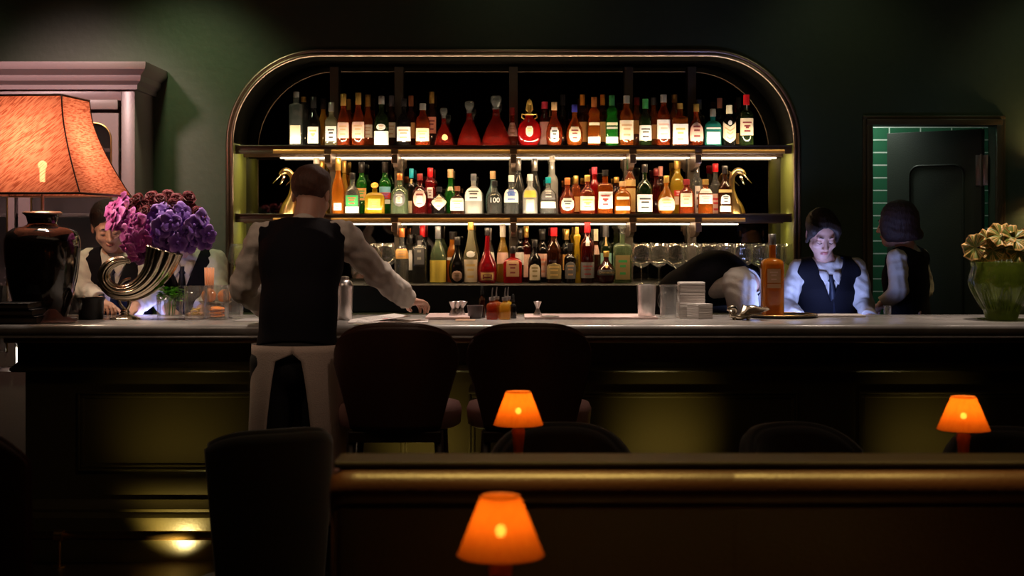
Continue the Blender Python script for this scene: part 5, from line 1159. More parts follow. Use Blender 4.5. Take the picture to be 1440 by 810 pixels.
# tables with the small lamps
def rtable(x, y, lab, R=.30):
    t_ = thing('round_table', lab, 'table', (x, y, 0))
    bm = NB(); lathe(bm, [(.722, R-.01), (.728, R), (.742, R), (.748, R-.006)], n=48); obj('tabletop', bm, M_dkwood, t_, angle=40)
    bm = NB(); lathe(bm, [(0.001, .20), (.012, .20), (.02, .18), (.03, .03), (.72, .025)], n=28); obj('pedestal', bm, M_black, t_, angle=40)
M_sh2 = bpy.data.materials.new('small_amber_shade'); t, b = nt(M_sh2); out = t.nodes['Material Output']; t.nodes.remove(b)
tl = t.nodes.new('ShaderNodeBsdfTranslucent'); df = t.nodes.new('ShaderNodeBsdfDiffuse'); tr = t.nodes.new('ShaderNodeBsdfTransparent')
tc = t.nodes.new('ShaderNodeTexCoord'); n = t.nodes.new('ShaderNodeTexNoise'); n.inputs['Scale'].default_value = 150
mp = t.nodes.new('ShaderNodeMapping'); mp.inputs['Scale'].default_value = (1, 1, .15); t.links.new(tc.outputs['Object'], mp.inputs[0]); t.links.new(mp.outputs[0], n.inputs['Vector'])
cr = t.nodes.new('ShaderNodeValToRGB'); cr.color_ramp.elements[0].color = (.48, .105, .006, 1); cr.color_ramp.elements[1].color = (.62, .165, .012, 1); t.links.new(n.outputs['Fac'], cr.inputs[0])
t.links.new(cr.outputs[0], tl.inputs[0]); t.links.new(cr.outputs[0], df.inputs[0]); tr.inputs[0].default_value = (1, .5, .12, 1)
a1 = t.nodes.new('ShaderNodeMixShader'); a1.inputs[0].default_value = .35; a2 = t.nodes.new('ShaderNodeMixShader'); a2.inputs[0].default_value = .10
t.links.new(tl.outputs[0], a1.inputs[1]); t.links.new(df.outputs[0], a1.inputs[2]); t.links.new(a1.outputs[0], a2.inputs[1]); t.links.new(tr.outputs[0], a2.inputs[2]); t.links.new(a2.outputs[0], out.inputs[0])
M_lb = mat('amber_lamp_bulb', (.8, .4, .1), .5)
def small_lamp(px, D, ytop, ybot, wtop, wbot, lab):
    x = (px-720)*D/F; s = D/F; z1 = CAMZ-(ytop-HZ)*s; z0 = CAMZ-(ybot-HZ)*s; zb = .749
    t_ = thing('small_table_lamp', lab, 'lamp', (x, D, zb))
    bm = NB(); lathe(bm, [(z0-zb, wbot/2*s), ((z0+z1)/2-zb, (wbot+wtop)/4*s), (z1-zb, wtop/2*s)], n=48, cap=(False, False)); obj('lamp_shade', bm, M_sh2, t_, True)
    for z, w_ in ((z0, wbot), (z1, wtop)):
        bm = NB(); tube(bm, [(w_/2*s*math.cos(i*math.pi/24), w_/2*s*math.sin(i*math.pi/24), z-zb) for i in range(49)], .0012, 5)
        obj('shade_rim', bm, mat('amber_tape', (.4, .12, .01), .6), t_, True)
    h = z0-zb; bm = NB()
    lathe(bm, [(0, .045), (.006, .045), (.012, .030), (.02, .012), (h*.25, .009), (h*.45, .016), (h*.52, .011), (h*.56, .017), (h*.60, .012), (h*.85, .017), (h*.92, .019), (h+.004, .012), (h+.03, .008)], n=20); obj('lamp_stand', bm, M_bronze if False else mat('aged_copper', (.50, .20, .08), .35, .25, bump=.2), t_, angle=60)
    zc = z0+(z1-z0)*.42
    bm = NB(); bmesh.ops.create_uvsphere(bm, u_segments=12, v_segments=10, radius=.0085, matrix=Matrix.Translation((0, 0, zc-zb))); lathe(bm, [(h+.02, .006), (zc-zb-.004, .006)], n=8); obj('bulb', bm, emit('small_bulb', (1, .6, .25), 22.0), t_, True)
    l = bpy.data.lights.new('small_lamp_bulb', 'POINT'); l.energy = .50*(D/3.5); l.color = (1, .56, .2); l.shadow_soft_size = .012; o = bpy.data.objects.new('small_lamp_bulb', l); C.objects.link(o); o.location = (x, D, zc+.012)
small_lamp(704, 2.35, 698, 780, 56, 122, 'nearest small lamp with orange shade, in front of the banquette')
small_lamp(729, 4.08, 551, 597, 35, 70, 'small orange shaded lamp before the right bar stool')
small_lamp(1355, 3.95, 558, 604, 34, 73, 'small orange shaded lamp at the right side')
rtable((704-720)*2.35/F, 2.25, 'dark round table under the nearest small lamp', .28)
rtable((729-720)*4.08/F, 3.95, 'dark round table under the middle small lamp', .25)
rtable((1355-720)*3.95/F, 3.88, 'dark round table under the right small lamp', .25)
# ================================================================= people (signed-distance modelling, meshed with surface nets)
class Field:
    def __init__(self, lo, hi, h):
        self.lo = np.array(lo, float); self.h = h
        self.n = np.ceil((np.array(hi)-self.lo)/h).astype(int)+1
        self.f = np.full(tuple(self.n), .15, np.float32)
    def sub(self, lo, hi):
        i0 = np.clip(np.floor((np.array(lo)-self.lo)/self.h).astype(int), 0, self.n-1); i1 = np.clip(np.ceil((np.array(hi)-self.lo)/self.h).astype(int)+1, 1, self.n)
        if (i1 <= i0).any(): return None
        ax = [self.lo[k]+self.h*np.arange(i0[k], i1[k], dtype=np.float32) for k in range(3)]
        return tuple(slice(a, b) for a, b in zip(i0, i1)), np.meshgrid(*ax, indexing='ij', sparse=True)
    def put(self, sl, d, k, mode):
        a = self.f[sl]
        if mode == 'add':
            h = np.clip(.5+.5*(a-d)/k, 0, 1); self.f[sl] = a*(1-h)+d*h-k*h*(1-h)
        elif mode == 'cut':
            d = -d; h = np.clip(.5-.5*(a-d)/k, 0, 1); self.f[sl] = a*(1-h)+d*h+k*h*(1-h)
    def cap(self, a, b, r0, r1, k=.02, mode='add', flat=None, s=1.0):
        a = np.array(a, float); b = np.array(b, float); m = max(r0, r1)+k+.02; m2 = m
        r = self.sub(np.minimum(a, b)-m2, np.maximum(a, b)+m2)
        if r is None: return
        sl, (X, Y, Z) = r; ba = b-a; px, py, pz = X-a[0], Y-a[1], Z-a[2]
        if flat is not None:
            n = np.array(flat, float); n /= np.linalg.norm(n); dn = (px*n[0]+py*n[1]+pz*n[2])*(1/s-1); px = px+dn*n[0]; py = py+dn*n[1]; pz = pz+dn*n[2]
            ba = ba+n*np.dot(ba, n)*(1/s-1)
        t = np.clip((px*ba[0]+py*ba[1]+pz*ba[2])/max(np.dot(ba, ba), 1e-9), 0, 1)
        d = np.sqrt((px-ba[0]*t)**2+(py-ba[1]*t)**2+(pz-ba[2]*t)**2)-(r0+(r1-r0)*t)
        self.put(sl, d.astype(np.float32), k, mode)
    def ell(self, c, rad, fr=None, k=.02, mode='add'):
        c = np.array(c, float); m = max(rad)+k+.02; r = self.sub(c-m, c+m)
        if r is None: return
        sl, (X, Y, Z) = r; px, py, pz = X-c[0], Y-c[1], Z-c[2]
        if fr is None: fr = ((1, 0, 0), (0, 1, 0), (0, 0, 1))
        q = [(px*v[0]+py*v[1]+pz*v[2])/rr for v, rr in zip(fr, rad)]
        k0 = np.sqrt(q[0]**2+q[1]**2+q[2]**2); k1 = np.sqrt(sum((qq/rr)**2 for qq, rr in zip(q, rad)))
        d = k0*(k0-1)/np.maximum(k1, 1e-6); self.put(sl, d.astype(np.float32), k, mode)
    def func(self, g, k=.004, mode='cut', lo=None, hi=None):
        r = self.sub(self.lo if lo is None else lo, self.lo+self.n*self.h if hi is None else hi)
        if r is None: return
        sl, (X, Y, Z) = r; self.put(sl, np.broadcast_to(g(X, Y, Z), self.f[sl].shape).astype(np.float32), k, mode)
    def wrinkle(self, amp, seed=0, fr=38.0):
        ax = [self.lo[k]+self.h*np.arange(self.n[k], dtype=np.float32) for k in range(3)]; X, Y, Z = np.meshgrid(*ax, indexing='ij', sparse=True)
        w = np.sin(fr*X+.7*fr*Z+2.2*np.sin(.45*fr*Y+seed)+seed)*np.sin(.8*fr*Z-.5*fr*X+1.8*np.sin(.4*fr*X+seed*2))
        self.f += (amp*w).astype(np.float32)
    def mesh(self, name):
        f = self.f; h = self.h
        f[0] = f[-1] = .1; f[:, 0] = f[:, -1] = .1; f[:, :, 0] = f[:, :, -1] = .1
        ins = f < 0; s = tuple(n-1 for n in f.shape)
        cnt = np.zeros(s, np.int8)
        for dx in (0, 1):
            for dy in (0, 1):
                for dz in (0, 1): cnt += ins[dx:dx+s[0], dy:dy+s[1], dz:dz+s[2]]
        act = np.argwhere((cnt > 0) & (cnt < 8)); idx = -np.ones(s, np.int32); idx[tuple(act.T)] = np.arange(len(act))
        acc = np.zeros((len(act), 3)); num = np.zeros(len(act))
        for ax in range(3):
            o1, o2 = [k for k in range(3) if k != ax]
            for a in (0, 1):
                for b in (0, 1):
                    p = act.copy(); p[:, o1] += a; p[:, o2] += b; q2 = p.copy(); q2[:, ax] += 1
                    fa = f[tuple(p.T)]; fb = f[tuple(q2.T)]; m = (fa < 0) != (fb < 0); t_ = np.where(m, fa/np.where(m, fa-fb, 1), 0)
                    v = (p-act).astype(float); v[:, ax] += t_; acc[m] += v[m]; num[m] += 1
        vs = self.lo+h*(act+acc/num[:, None]); quads = []
        for ax in range(3):
            o1, o2 = [k for k in range(3) if k != ax]
            A = [slice(1, -1)]*3; A[ax] = slice(0, -1); B_ = list(A); B_[ax] = slice(1, None)
            fa = ins[tuple(A)]; fb = ins[tuple(B_)]; e = np.argwhere(fa != fb); off = np.array([1, 1, 1]); off[ax] = 0; e += off
            sgn = ins[tuple(e.T)]
            c = []
            for a, b in ((-1, -1), (0, -1), (0, 0), (-1, 0)):
                p = e.copy(); p[:, o1] += a; p[:, o2] += b; c.append(idx[tuple(p.T)])
            c = np.stack(c, 1); flip = sgn if ax != 1 else ~sgn
            c[~flip] = c[~flip][:, ::-1]; quads.append(c)
        qd = np.concatenate(quads); qd = qd[(qd >= 0).all(1)]
        me = bpy.data.meshes.new(name); me.vertices.add(len(vs)); me.vertices.foreach_set('co', vs.astype(np.float32).ravel())
        me.loops.add(len(qd)*4); me.loops.foreach_set('vertex_index', qd.astype(np.int32).ravel()); me.polygons.add(len(qd))
        me.polygons.foreach_set('loop_start', np.arange(0, len(qd)*4, 4, dtype=np.int32)); me.polygons.foreach_set('loop_total', np.full(len(qd), 4, np.int32))
        me.update(calc_edges=True); me.validate(); return me
def V3(v): return np.array(tuple(v), float)
def unit(v): v = V3(v); return v/np.linalg.norm(v)
def head_prims(F_, c, fwd, up, female=False, skin_nose=1.0):
    f = unit(fwd); u = V3(up); u = unit(u-f*np.dot(u, f)); r = np.cross(f, u)
    def L(x, y, z): return V3(c)+r*x+f*y+u*z
    fr = (r, f, u); w = .96 if female else 1.0
    F_.ell(L(0, -.012, .035), (.077*w, .096, .088), fr, .01)
    F_.ell(L(0, .030, -.035), (.058*w, .066, .075), fr, .03)
    F_.ell(L(0, .060, -.090), (.026*w, .026, .022), fr, .03)
    F_.cap(L(-.050*w, .02, -.055), L(0, .062, -.092), .014, .016, .03); F_.cap(L(.050*w, .02, -.055), L(0, .062, -.092), .014, .016, .03)
    F_.cap(L(-.035, .078, .022), L(.035, .078, .022), .010, .010, .015)
    for sx in (-1, 1):
        F_.ell(L(sx*.031, .098, .003), (.017, .014, .012), fr, .012, 'cut')
        F_.ell(L(sx*.031, .077, .001), (.0145, .0135, .0115), fr, .004)
        F_.ell(L(sx*.042, .066, -.028), (.020, .018, .018), fr, .02)
        F_.ell(L(sx*.079*w, -.008, -.005), (.009, .018, .030), fr, .006); F_.ell(L(sx*.086*w, -.004, .0), (.006, .009, .017), fr, .004, 'cut')
    F_.cap(L(0, .092, .010), L(0, .112, -.030), .0075, .0110, .010)
    for sx in (-1, 1): F_.ell(L(sx*.011, .101, -.033), (.008, .009, .007), fr, .006)
    F_.ell(L(0, .093, -.058), (.021, .011, .0045), fr, .005); F_.ell(L(0, .092, -.067), (.018, .011, .0055), fr, .004)
    F_.ell(L(0, .103, -.0625), (.022, .006, .0012), fr, .002, 'cut')
    return L, r, f, u
def hand_prims(F_, wr, d, nrm, side, curl=.5, sc=1.0):
    """palm from the wrist along d; nrm = back of the hand; side = direction of the thumb; five separate fingers"""
    d = unit(d); n = V3(nrm); n = unit(n-d*np.dot(n, d)); s = V3(side); s = unit(s-d*np.dot(s, d)-n*np.dot(s, n)); wr = V3(wr)
    def L(a, b, c_): return wr+sc*(d*a+s*b+n*c_)
    F_.cap(L(0, 0, 0), L(.03, 0, 0), .024*sc, .026*sc, .01, flat=n, s=.75)
    F_.ell(L(.055, 0, 0), (.046*sc, .040*sc, .015*sc), (d, s, n), .012)
    for i, (b, ln) in enumerate(((.029, .072), (.010, .082), (-.010, .077), (-.028, .060))):
        p0 = L(.082-.004*abs(i-1.3), b, .002); ang = 0; p = p0; rr = .0088*sc
        for j, fr_ in enumerate((.45, .32, .23)):
            ang += curl*(.55+.35*j); q_ = p+sc*ln*fr_*(d*math.cos(ang)-n*math.sin(ang)+s*(b*.8)); F_.cap(p, q_, rr, rr*.92, .0035); p = q_; rr *= .92
    p = L(.025, .028, -.004)
    for j, (ln, a_) in enumerate(((.036, .75), (.028, .45), (.022, .25))):
        q_ = p+sc*ln*(d*math.cos(a_)+s*math.sin(a_)*.9-n*(.25+.2*curl)); F_.cap(p, q_, (.0115-.001*j)*sc, (.0105-.001*j)*sc, .006); p = q_
M_skin = bpy.data.materials.new('skin'); t, b = nt(M_skin); n = t.nodes.new('ShaderNodeTexNoise'); n.inputs['Scale'].default_value = 30
mx = t.nodes.new('ShaderNodeMix'); mx.data_type = 'RGBA'; mx.inputs[6].default_value = (.52, .27, .19, 1); mx.inputs[7].default_value = (.66, .37, .27, 1); t.links.new(n.outputs['Fac'], mx.inputs[0]); t.links.new(mx.outputs[2], b.inputs['Base Color'])
b.inputs['Roughness'].default_value = .5; b.inputs['Subsurface Weight'].default_value = .08; b.inputs['Subsurface Radius'].default_value = (.02, .008, .004)
M_lips = mat('lips', (.42, .12, .10), .4); M_shirt = mat('white_cotton_shirt', (.62, .55, .48), .85, bump=.75, scale=17, var=.05)
M_vest = mat('black_wool_vest', (.007, .006, .009), .8, bump=.25, scale=240, spec=.12); M_trou = mat('black_trousers', (.007, .007, .008), .8, bump=.1, scale=200)
M_apron = mat('cream_canvas_apron', (.58, .47, .40), .9, bump=.3, scale=200, var=.06); M_satin = mat('dark_satin_back', (.018, .014, .020), .38, bump=.2, scale=26)
def hairmat(nm, c): return mat(nm, c, .65, bump=.5, scale=160, var=.5, stretch=(1, 1, .12))
def person(lab, J, head, hair, female=False, hands=(True, True), legs='stand', h=.005, arm=1.0, seed=0, tie=None, vback=None, shirt_m=None, vest_lo=.05, handdir=None, floor=True, skin_head=True, build=1.0, collar=True, vneck=True, mouth=True):
    J = {k: V3(v) for k, v in J.items()}; hc, hf, hu = V3(head[0]), unit(head[1]), V3(head[2])
    root = thing('person', lab, 'person', tuple((J['pel'][0], J['pel'][1], 0)))
    def own(o): o.parent = root; o.matrix_parent_inverse = Matrix.Translation(-root.location); return o
    ax = unit((J['shR']-J['shL'])*np.array([1, 1, 0]) if abs((J['shR']-J['shL'])[2]) < .2 else (J['shR']-J['shL']))  # towards the person's right
    spine = unit(J['chest']-J['waist']); cf = unit(np.cross(spine, ax)); 
    if J.get('front') is not None:
        if np.dot(cf, J['front']) < 0: cf = -cf
    pts = [v for k, v in J.items() if k != 'front']+[hc]; lo = np.min(pts, 0)-.22; hi = np.max(pts, 0)+.22; lo[2] = min(lo[2], -.02) if floor else lo[2]; hi[2] = max(hi[2], hc[2]+.2)
    # joints of the legs
    px_ = np.array([ax[0], ax[1], 0]); px_ = px_/np.linalg.norm(px_); ff = np.array([cf[0], cf[1], 0]); ff = ff/max(np.linalg.norm(ff), 1e-6)
    hips = [J['pel']+px_*sx*.095+np.array([0, 0, -.03]) for sx in (-1, 1)]
    ank = [np.array([J['pel'][0], J['pel'][1], .09])+px_*sx*(.12)+ff*(.02*sx) for sx in (-1, 1)]
    kne = [(a_+b_)/2+ff*.03 for a_, b_ in zip(hips, ank)]
    bw = build*(.90 if female else 1.0)
    def torso(F_, g, k=.05, low=True):
        F_.cap(J['pel'], J['waist'], .150*bw+g, .128*bw+g, k, flat=cf, s=.72); F_.cap(J['waist'], J['chest'], .128*bw+g, .150*bw+g, k, flat=cf, s=.72)
        sm = (J['shL']+J['shR'])/2
        F_.cap(J['chest'], sm-spine*.03, .148*bw+g, .10*bw+g, k, flat=cf, s=.72)
        F_.cap(J['shL']+ax*.02, J['shR']-ax*.02, .056+g*.6, .056+g*.6, .05)
    def legs_(F_, g):
        for a_, k_, b_ in zip(hips, kne, ank): F_.cap(a_, k_, .088*bw+g, .058+g, .03); F_.cap(k_, b_, .058+g, .040+g, .02)
    def arms(F_, g, r=(.050, .040, .040, .027), k=.02, end=True, wr_g=0):
        for s_ in 'LR':
            e = J['wr'+s_] if end else J['wr'+s_]
            F_.cap(J['sh'+s_], J['el'+s_], r[0]*arm+g, r[1]*arm+g, k); F_.cap(J['el'+s_], e, r[2]*arm+g, r[3]*arm+g+wr_g, k)
    # ---- body, one continuous surface
    Fd = Field(lo, hi, h); torso(Fd, 0); legs_(Fd, 0); arms(Fd, 0)
    nb = (J['shL']+J['shR'])/2+spine*.01
    Fd.cap(nb, hc-hu/np.linalg.norm(hu)*.05-hf*.03, .058*bw, .052*bw, .03)
    L, r_, f_, u_ = head_prims(Fd, hc, hf, hu, female)
    for a_ in ank: Fd.cap(a_-np.array([0, 0, .04]), a_+ff*.15-np.array([0, 0, .055]), .038, .03, .02)
    for i, s_ in enumerate('LR'):
        if hands[i]:
            hd = unit(J['wr'+s_]-J['el'+s_]); sd = (1 if s_ == 'L' else -1)*ax
            if handdir and handdir.get(s_): hd, nn, sd2 = handdir[s_]; hand_prims(Fd, J['wr'+s_], hd, nn, sd2, .55)
            else: hand_prims(Fd, J['wr'+s_], hd, (0, 0, 1), sd if s_ == 'L' else sd, .6)
    me = Fd.mesh('body'); o = own(link('body', me, [M_skin, M_lips], None, True))
    # lips
    co_ = np.empty(len(me.vertices)*3, np.float32); me.vertices.foreach_get('co', co_); co_ = co_.reshape(-1, 3)-hc.astype(np.float32)
    loc = np.stack([co_@r_, co_@f_, co_@u_], 1); lip = (np.abs(loc[:, 0]) < .023) & (loc[:, 1] > .085) & (loc[:, 2] < -.054) & (loc[:, 2] > -.073)
    for p in me.polygons:
        if all(lip[v] for v in p.vertices): p.material_index = 1
    # ---- clothes
    bm = NB()
    S = Field(lo, hi, h)
    torso(S, .012); arms(S, .019 if not female else .013, wr_g=.004)
    S.cap(nb-spine*.01, nb+spine*.035, .066*bw, .062*bw, .02)
    S.wrinkle(.0075 if not vneck and collar else .0035, seed, 40); S.wrinkle(.0030, seed+3, 80); 
    qs = J['waist']-spine*(vest_lo-.03)
    S.func(lambda X, Y, Z: np.maximum((X-qs[0])*spine[0]+(Y-qs[1])*spine[1]+(Z-qs[2])*spine[2], ((X-qs[0])*ax[0]+(Y-qs[1])*ax[1]+(Z-qs[2])*ax[2])**2-.0256), .004, 'cut')
    for s_ in 'LR':   # cuffs end before the hand
        d_ = unit(J['wr'+s_]-J['el'+s_]); w_ = J['wr'+s_]-d_*.012; lo_ = J['wr'+s_]-.10; hi_ = J['wr'+s_]+.10
        S.func(lambda X, Y, Z, w_=w_, d_=d_: np.maximum(-((X-w_[0])*d_[0]+(Y-w_[1])*d_[1]+(Z-w_[2])*d_[2]), np.sqrt((X-w_[0])**2+(Y-w_[1])**2+(Z-w_[2])**2)-.085), .004, 'cut', lo_, hi_)
    # open neck
    S.cap(nb+spine*.02, nb+spine*.16+f_*.0, .056*bw, .066*bw, .006, 'cut')
    own(link('shirt', S.mesh('shirt'), shirt_m or M_shirt, None, True))
    if collar:
        bm = NB(); n_ = 28; up_ = unit(hc-nb); rs = []
        ex = unit(ax-up_*np.dot(ax, up_)); ey = np.cross(up_, ex); ey = ey if np.dot(ey, cf) > 0 else -ey
        for k_, (rr, zz) in enumerate(((.071, -.004), (.078, .006), (.069, .040), (.064, .043), (.064, .030), (.070, .0))):
            rs.append([tuple(nb+up_*(zz-.020*math.sin(a_) + (.012*max(0, -math.sin(a_))))+ex*rr*bw*math.cos(a_)+ey*rr*bw*.98*math.sin(a_)) for a_ in [math.pi/2+.12+(2*math.pi-.24)*i/n_ for i in range(n_+1)]])
        rings(bm, rs+[rs[0]], closed=False); own(obj('collar', bm, shirt_m or M_shirt, None, True))
    Vt = Field(lo, hi, h); torso(Vt, .026, .05)
    for s_, sg in (('L', -1), ('R', 1)):
        c_ = J['sh'+s_]+ax*sg*.045
        Vt.cap(c_-spine*.13+ax*sg*.012, c_+spine*.16, .062, .070, .01, 'cut')
        Vt.cap(c_-spine*.10+ax*sg*.03, J['el'+s_], .060, .05, .01, 'cut')
    q0 = J['waist']-spine*vest_lo
    Vt.func(lambda X, Y, Z: ((X-q0[0])*spine[0]+(Y-q0[1])*spine[1]+(Z-q0[2])*spine[2]), .004, 'cut')
    ne = nb+spine*.03
    Vt.cap(ne-spine*.015, ne+spine*.2, .080*bw, .09*bw, .008, 'cut')
    if vneck:
        vb = J['chest']-spine*.02
        def vcut(X, Y, Z):
            a_ = (X-vb[0])*spine[0]+(Y-vb[1])*spine[1]+(Z-vb[2])*spine[2]; b_ = np.abs((X-vb[0])*ax[0]+(Y-vb[1])*ax[1]+(Z-vb[2])*ax[2]); c_ = (X-vb[0])*cf[0]+(Y-vb[1])*cf[1]+(Z-vb[2])*cf[2]
            return np.maximum(b_*.93-.36*a_, .0-c_)
        Vt.func(vcut, .004, 'cut')
    vo = own(link('vest', Vt.mesh('vest'), M_vest, None, True))
    T_ = Field(lo, hi, max(h, .006)); T_.cap(J['pel'], J['waist']-spine*.02, .158*bw, .140*bw, .04, flat=cf, s=.74)
    for a_, k_, b_ in zip(hips, kne, ank): T_.cap(a_, k_, .102*bw, .076, .03); T_.cap(k_, b_-np.array([0, 0, .02]), .076, .068, .02)
    own(link('trousers', T_.mesh('trousers'), M_trou, None, True))
    Sh = Field(lo, hi, .007)
    for a_ in ank: Sh.cap(a_-np.array([0, 0, .035])-ff*.03, a_+ff*.17-np.array([0, 0, .05]), .047, .040, .02)
    Sh.func(lambda X, Y, Z: Z+X*0+Y*0-.003, .002, 'cut'); own(link('shoes', Sh.mesh('shoes'), M_black, None, True))
    # ---- hair, brows, lashes, tie
    if hair:
        kind, hm = hair; hr = Field(hc-.22, hc+.22, .004)
        fr = (r_, f_, u_)
        hr.ell(L(0, -.020, .045), (.087, .102, .088), fr, .01)
        if kind == 'short':
            hr.ell(L(0, .012, .088), (.068, .080, .036), fr, .03)
            hr.func(lambda X, Y, Z: ((X-hc[0])*u_[0]+(Y-hc[1])*u_[1]+(Z-hc[2])*u_[2]) + .066 - np.clip(((X-hc[0])*f_[0]+(Y-hc[1])*f_[1]+(Z-hc[2])*f_[2])+.045, 0, .11)*.95, .008, 'cut')
        if kind == 'bob':
            hr.ell(L(0, -.035, .0), (.087, .090, .102), fr, .03); hr.ell(L(0, -.03, -.055), (.092, .080, .055), fr, .03); hr.ell(L(.02, -.085, -.072), (.070, .045, .035), fr, .03)
            for sx in (-1, 1): hr.ell(L(sx*.072, .025, -.01), (.026, .045, .085), fr, .02)
            hr.func(lambda X, Y, Z: .100+((X-hc[0])*u_[0]+(Y-hc[1])*u_[1]+(Z-hc[2])*u_[2]), .01, 'cut')
        if kind == 'tied':
            hr.ell(L(0, -.105, .03), (.036, .032, .034), fr, .01)
            for sx in (-1, 1): hr.ell(L(sx*.055, .035, .055), (.034, .055, .045), fr, .02); hr.cap(L(sx*.074, .045, .03), L(sx*.080, .010, -.04), .014, .008, .015)
        # clear the face
        fz = {'short': .072, 'bob': .045, 'tied': .082}[kind]
        hr.ell(L(0, .100, fz-.085), (.066 if kind != 'bob' else .058, .085, .080), fr, .012, 'cut')
        hr.wrinkle(.0012, seed+1, 120)
        own(link('hair', hr.mesh('hair'), hm, None, True))
        for sx in (-1, 1):
            bm = NB(); tube(bm, [tuple(L(sx*x, y, z)) for x, y, z in ((.015, .094, .026), (.030, .091, .029), (.046, .079, .019))], [.0018, .0024, .0012], 6); own(obj('eyebrow', bm, hm, None, True))
            bm = NB(); tube(bm, [tuple(L(sx*x, y, z)) for x, y, z in ((.018, .0885, -.006), (.031, .0915, -.010), (.045, .083, -.005))], [.0012, .0018, .0010], 6); own(obj('eyelashes', bm, M_black, None, True))
    from mathutils.bvhtree import BVHTree
    sm_ = [c for c in root.children if c.name.startswith('shirt')][0].data
    bvh = BVHTree.FromPolygons([v.co[:] for v in sm_.vertices], [p.vertices[:] for p in sm_.polygons])
    def on(a_, x_, off=.003):
        o_ = nb-spine*a_+ax*x_+cf*.45; hit = bvh.ray_cast(Vector(o_), Vector(-cf), .44)[0]
        return (V3(hit) if hit else nb-spine*a_+ax*x_+cf*.07)+cf*off
    if tie:
        bm = NB(); rs = []
        for a_, w_ in ((.000, .012), (.006, .017), (.028, .020), (.036, .012), (.09, .022), (.15, .029), (.24, .036)):
            rs.append([tuple(on(a_, w_, .006)), tuple(on(a_, 0, .013)), tuple(on(a_, -w_, .006)), tuple(on(a_, 0, .002))])
        rings(bm, rs); own(obj('tie', bm, tie, None, True))
        for sx in (-1, 1):
            bm = NB(); A = []
            for a_, xs_ in ((-.018, (.020, .056)), (.0, (.011, .058)), (.018, (.012, .052)), (.034, (.024, .042)), (.046, (.034, .037))):
                A.append([tuple(on(a_, sx*(xs_[0]+(xs_[1]-xs_[0])*k_/3), .010)) for k_ in range(4)])
            rings(bm, A, closed=False); solid(bm, geom=bm.faces[:], thickness=.003); own(obj('collar_wing', bm, shirt_m or M_shirt, None, True))
    return root, own, dict(ax=ax, cf=cf, spine=spine, nb=nb, L=L, J=J)
H_br = hairmat('brown_hair', (.085, .032, .018)); H_dk = hairmat('dark_brown_hair', (.020, .010, .007)); H_bob = hairmat('auburn_dark_hair', (.030, .010, .008))
# --- the waiter seen from behind, at the front of the bar
J = dict(pel=P(417, 500, 6.20), waist=P(420, 436, 6.24), chest=P(424, 362, 6.33), shL=P(369, 334, 6.38), shR=P(483, 333, 6.42), elL=P(342, 404, 6.44), wrL=P(372, 432, 6.74), elR=P(533, 386, 6.64), wrR=P(574, 423, 6.82), front=(0, 1, 0))
J['shL'], J['shR'] = J['shL'], J['shR']
root, own, K = person('person in black vest and cream apron seen from behind, leaning on the bar top', J, (P(438, 275, 6.50), (.22, .93, -.28), (.05, .25, 1)), ('short', H_br), seed=1, vneck=False, vest_lo=.17, h=.005, arm=1.04,
   handdir={'R': ((.55, .75, -.12), (.0, .15, 1), (-.8, .5, 0))})
# apron: wrapped cloth, open at the back
M_ap = M_apron
bm = NB(); V = {}; c = K['J']['pel']; NU, NVv = 60, 24
for j in range(NVv+1):
    v = j/NVv; z = 1.045-v*(1.045-.30)
    for i in range(NU+1):
        open_ = .10+.50*v**.42
        if v < .05: open_ = .0
        a_ = -math.pi/2-.10*(v > .05)+open_+(2*math.pi-2*open_)*i/NU
        rx = .196+.030*v+.010*v*math.sin(a_*9+1.5*v); ry = .150+.035*v+.008*v*math.sin(a_*7)
        V[i, j] = bm.verts.new((c[0]+.006+rx*math.cos(a_)-.0*v, c[1]+ry*math.sin(a_), z))
for j in range(NVv):
    for i in range(NU): bm.faces.new((V[i, j], V[i+1, j], V[i+1, j+1], V[i, j+1]))
solid(bm, geom=bm.faces[:], thickness=.002); own(obj('apron', bm, M_ap, None, True))
# --- woman looking down at the blue screen
J = dict(pel=P(1165, 500, 7.95), waist=P(1165, 452, 7.90), chest=P(1162, 408, 7.84), shL=P(1204, 379, 7.82), shR=P(1122, 381, 7.82), elL=P(1216, 427, 7.78), wrL=P(1222, 448, 7.55), elR=P(1106, 428, 7.76), wrR=P(1124, 450, 7.54), front=(0, -1, 0))
J['shL'], J['shR'] = J['shL'], J['shR']
person('person with tied dark hair, dark vest and tie, looking down in blue light', J, (P(1156, 329, 7.72), (.03, -.86, -.50), (0, -.45, .88)), ('tied', H_dk), female=True, arm=.88, seed=2, tie=mat('navy_tie', (.008, .009, .02), .6), h=.0045, vest_lo=.12)
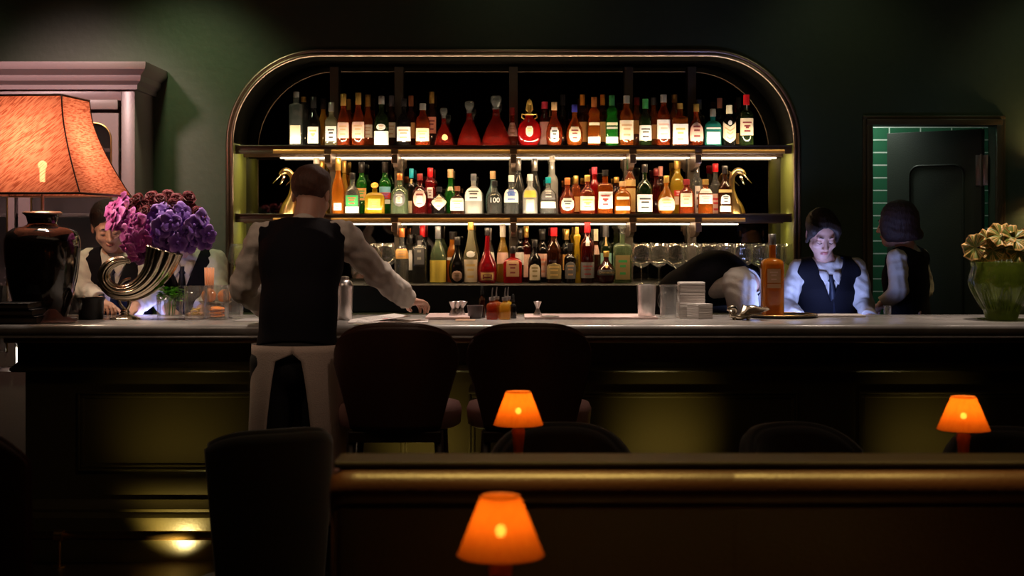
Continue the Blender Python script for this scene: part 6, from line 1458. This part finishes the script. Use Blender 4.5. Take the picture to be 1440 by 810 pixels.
# --- woman in the doorway, turned away
J = dict(pel=P(1280, 495, 8.12), waist=P(1278, 440, 8.08), chest=P(1274, 392, 8.05), shL=P(1262, 366, 7.93), shR=P(1291, 364, 8.19), elL=P(1264, 408, 7.86), wrL=P(1240, 428, 7.90), elR=P(1300, 405, 8.24), wrR=P(1290, 428, 8.05), front=(-1, .1, 0))
person('person with dark bobbed hair turned away in front of the doorway', J, (P(1261, 315, 8.02), (-.80, .60, -.10), (-.1, 0, 1)), ('bob', H_bob), female=True, arm=.90, seed=3, h=.0055, vest_lo=.14)
# --- person bent forward behind the napkins
J = dict(pel=P(950, 440, 7.88), waist=P(966, 407, 7.84), chest=P(998, 392, 7.72), shL=P(1040, 398, 7.53), shR=P(1050, 404, 7.86), elL=P(1048, 455, 7.54), wrL=P(1040, 500, 7.50), elR=P(1052, 470, 7.80), wrR=P(1042, 510, 7.64), front=(.2, -.1, -1))
person('person bent far forward behind the bar, only vest back and sleeve showing', J, (P(1058, 465, 7.70), (.35, -.2, -.9), (.8, -.4, .3)), ('short', H_dk), seed=4, h=.006, vest_lo=.12, build=1.06, arm=1.35, vneck=False, collar=False)
# --- the two at the left, partly behind the bouquet
J = dict(pel=P(172, 500, 7.81), waist=P(170, 450, 7.76), chest=P(168, 400, 7.70), shL=P(207, 368, 7.68), shR=P(124, 368, 7.68), elL=P(214, 412, 7.60), wrL=P(190, 432, 7.42), elR=P(116, 408, 7.62), wrR=P(142, 424, 7.42), front=(0, -1, 0))
person('person with short dark hair and tie standing left behind the magenta flowers', J, (P(152, 318, 7.58), (.30, -.86, -.42), (0, -.4, .9)), ('short', H_dk), seed=5, tie=mat('navy_tie', (.008, .009, .02), .6), h=.0045, vest_lo=.12)
J = dict(pel=P(268, 500, 7.95), waist=P(266, 450, 7.90), chest=P(264, 400, 7.84), shL=P(301, 368, 7.82), shR=P(224, 370, 7.82), elL=P(306, 412, 7.74), wrL=P(282, 436, 7.56), elR=P(216, 410, 7.76), wrR=P(236, 434, 7.56), front=(0, -1, 0))
person('person whose head is hidden by the violet flowers, white sleeve beside the straws', J, (P(246, 318, 7.66), (-.1, -.75, -.66), (0, -.6, .8)), ('short', H_dk), seed=6, tie=mat('navy_tie', (.008, .009, .02), .6), h=.006, vest_lo=.12)
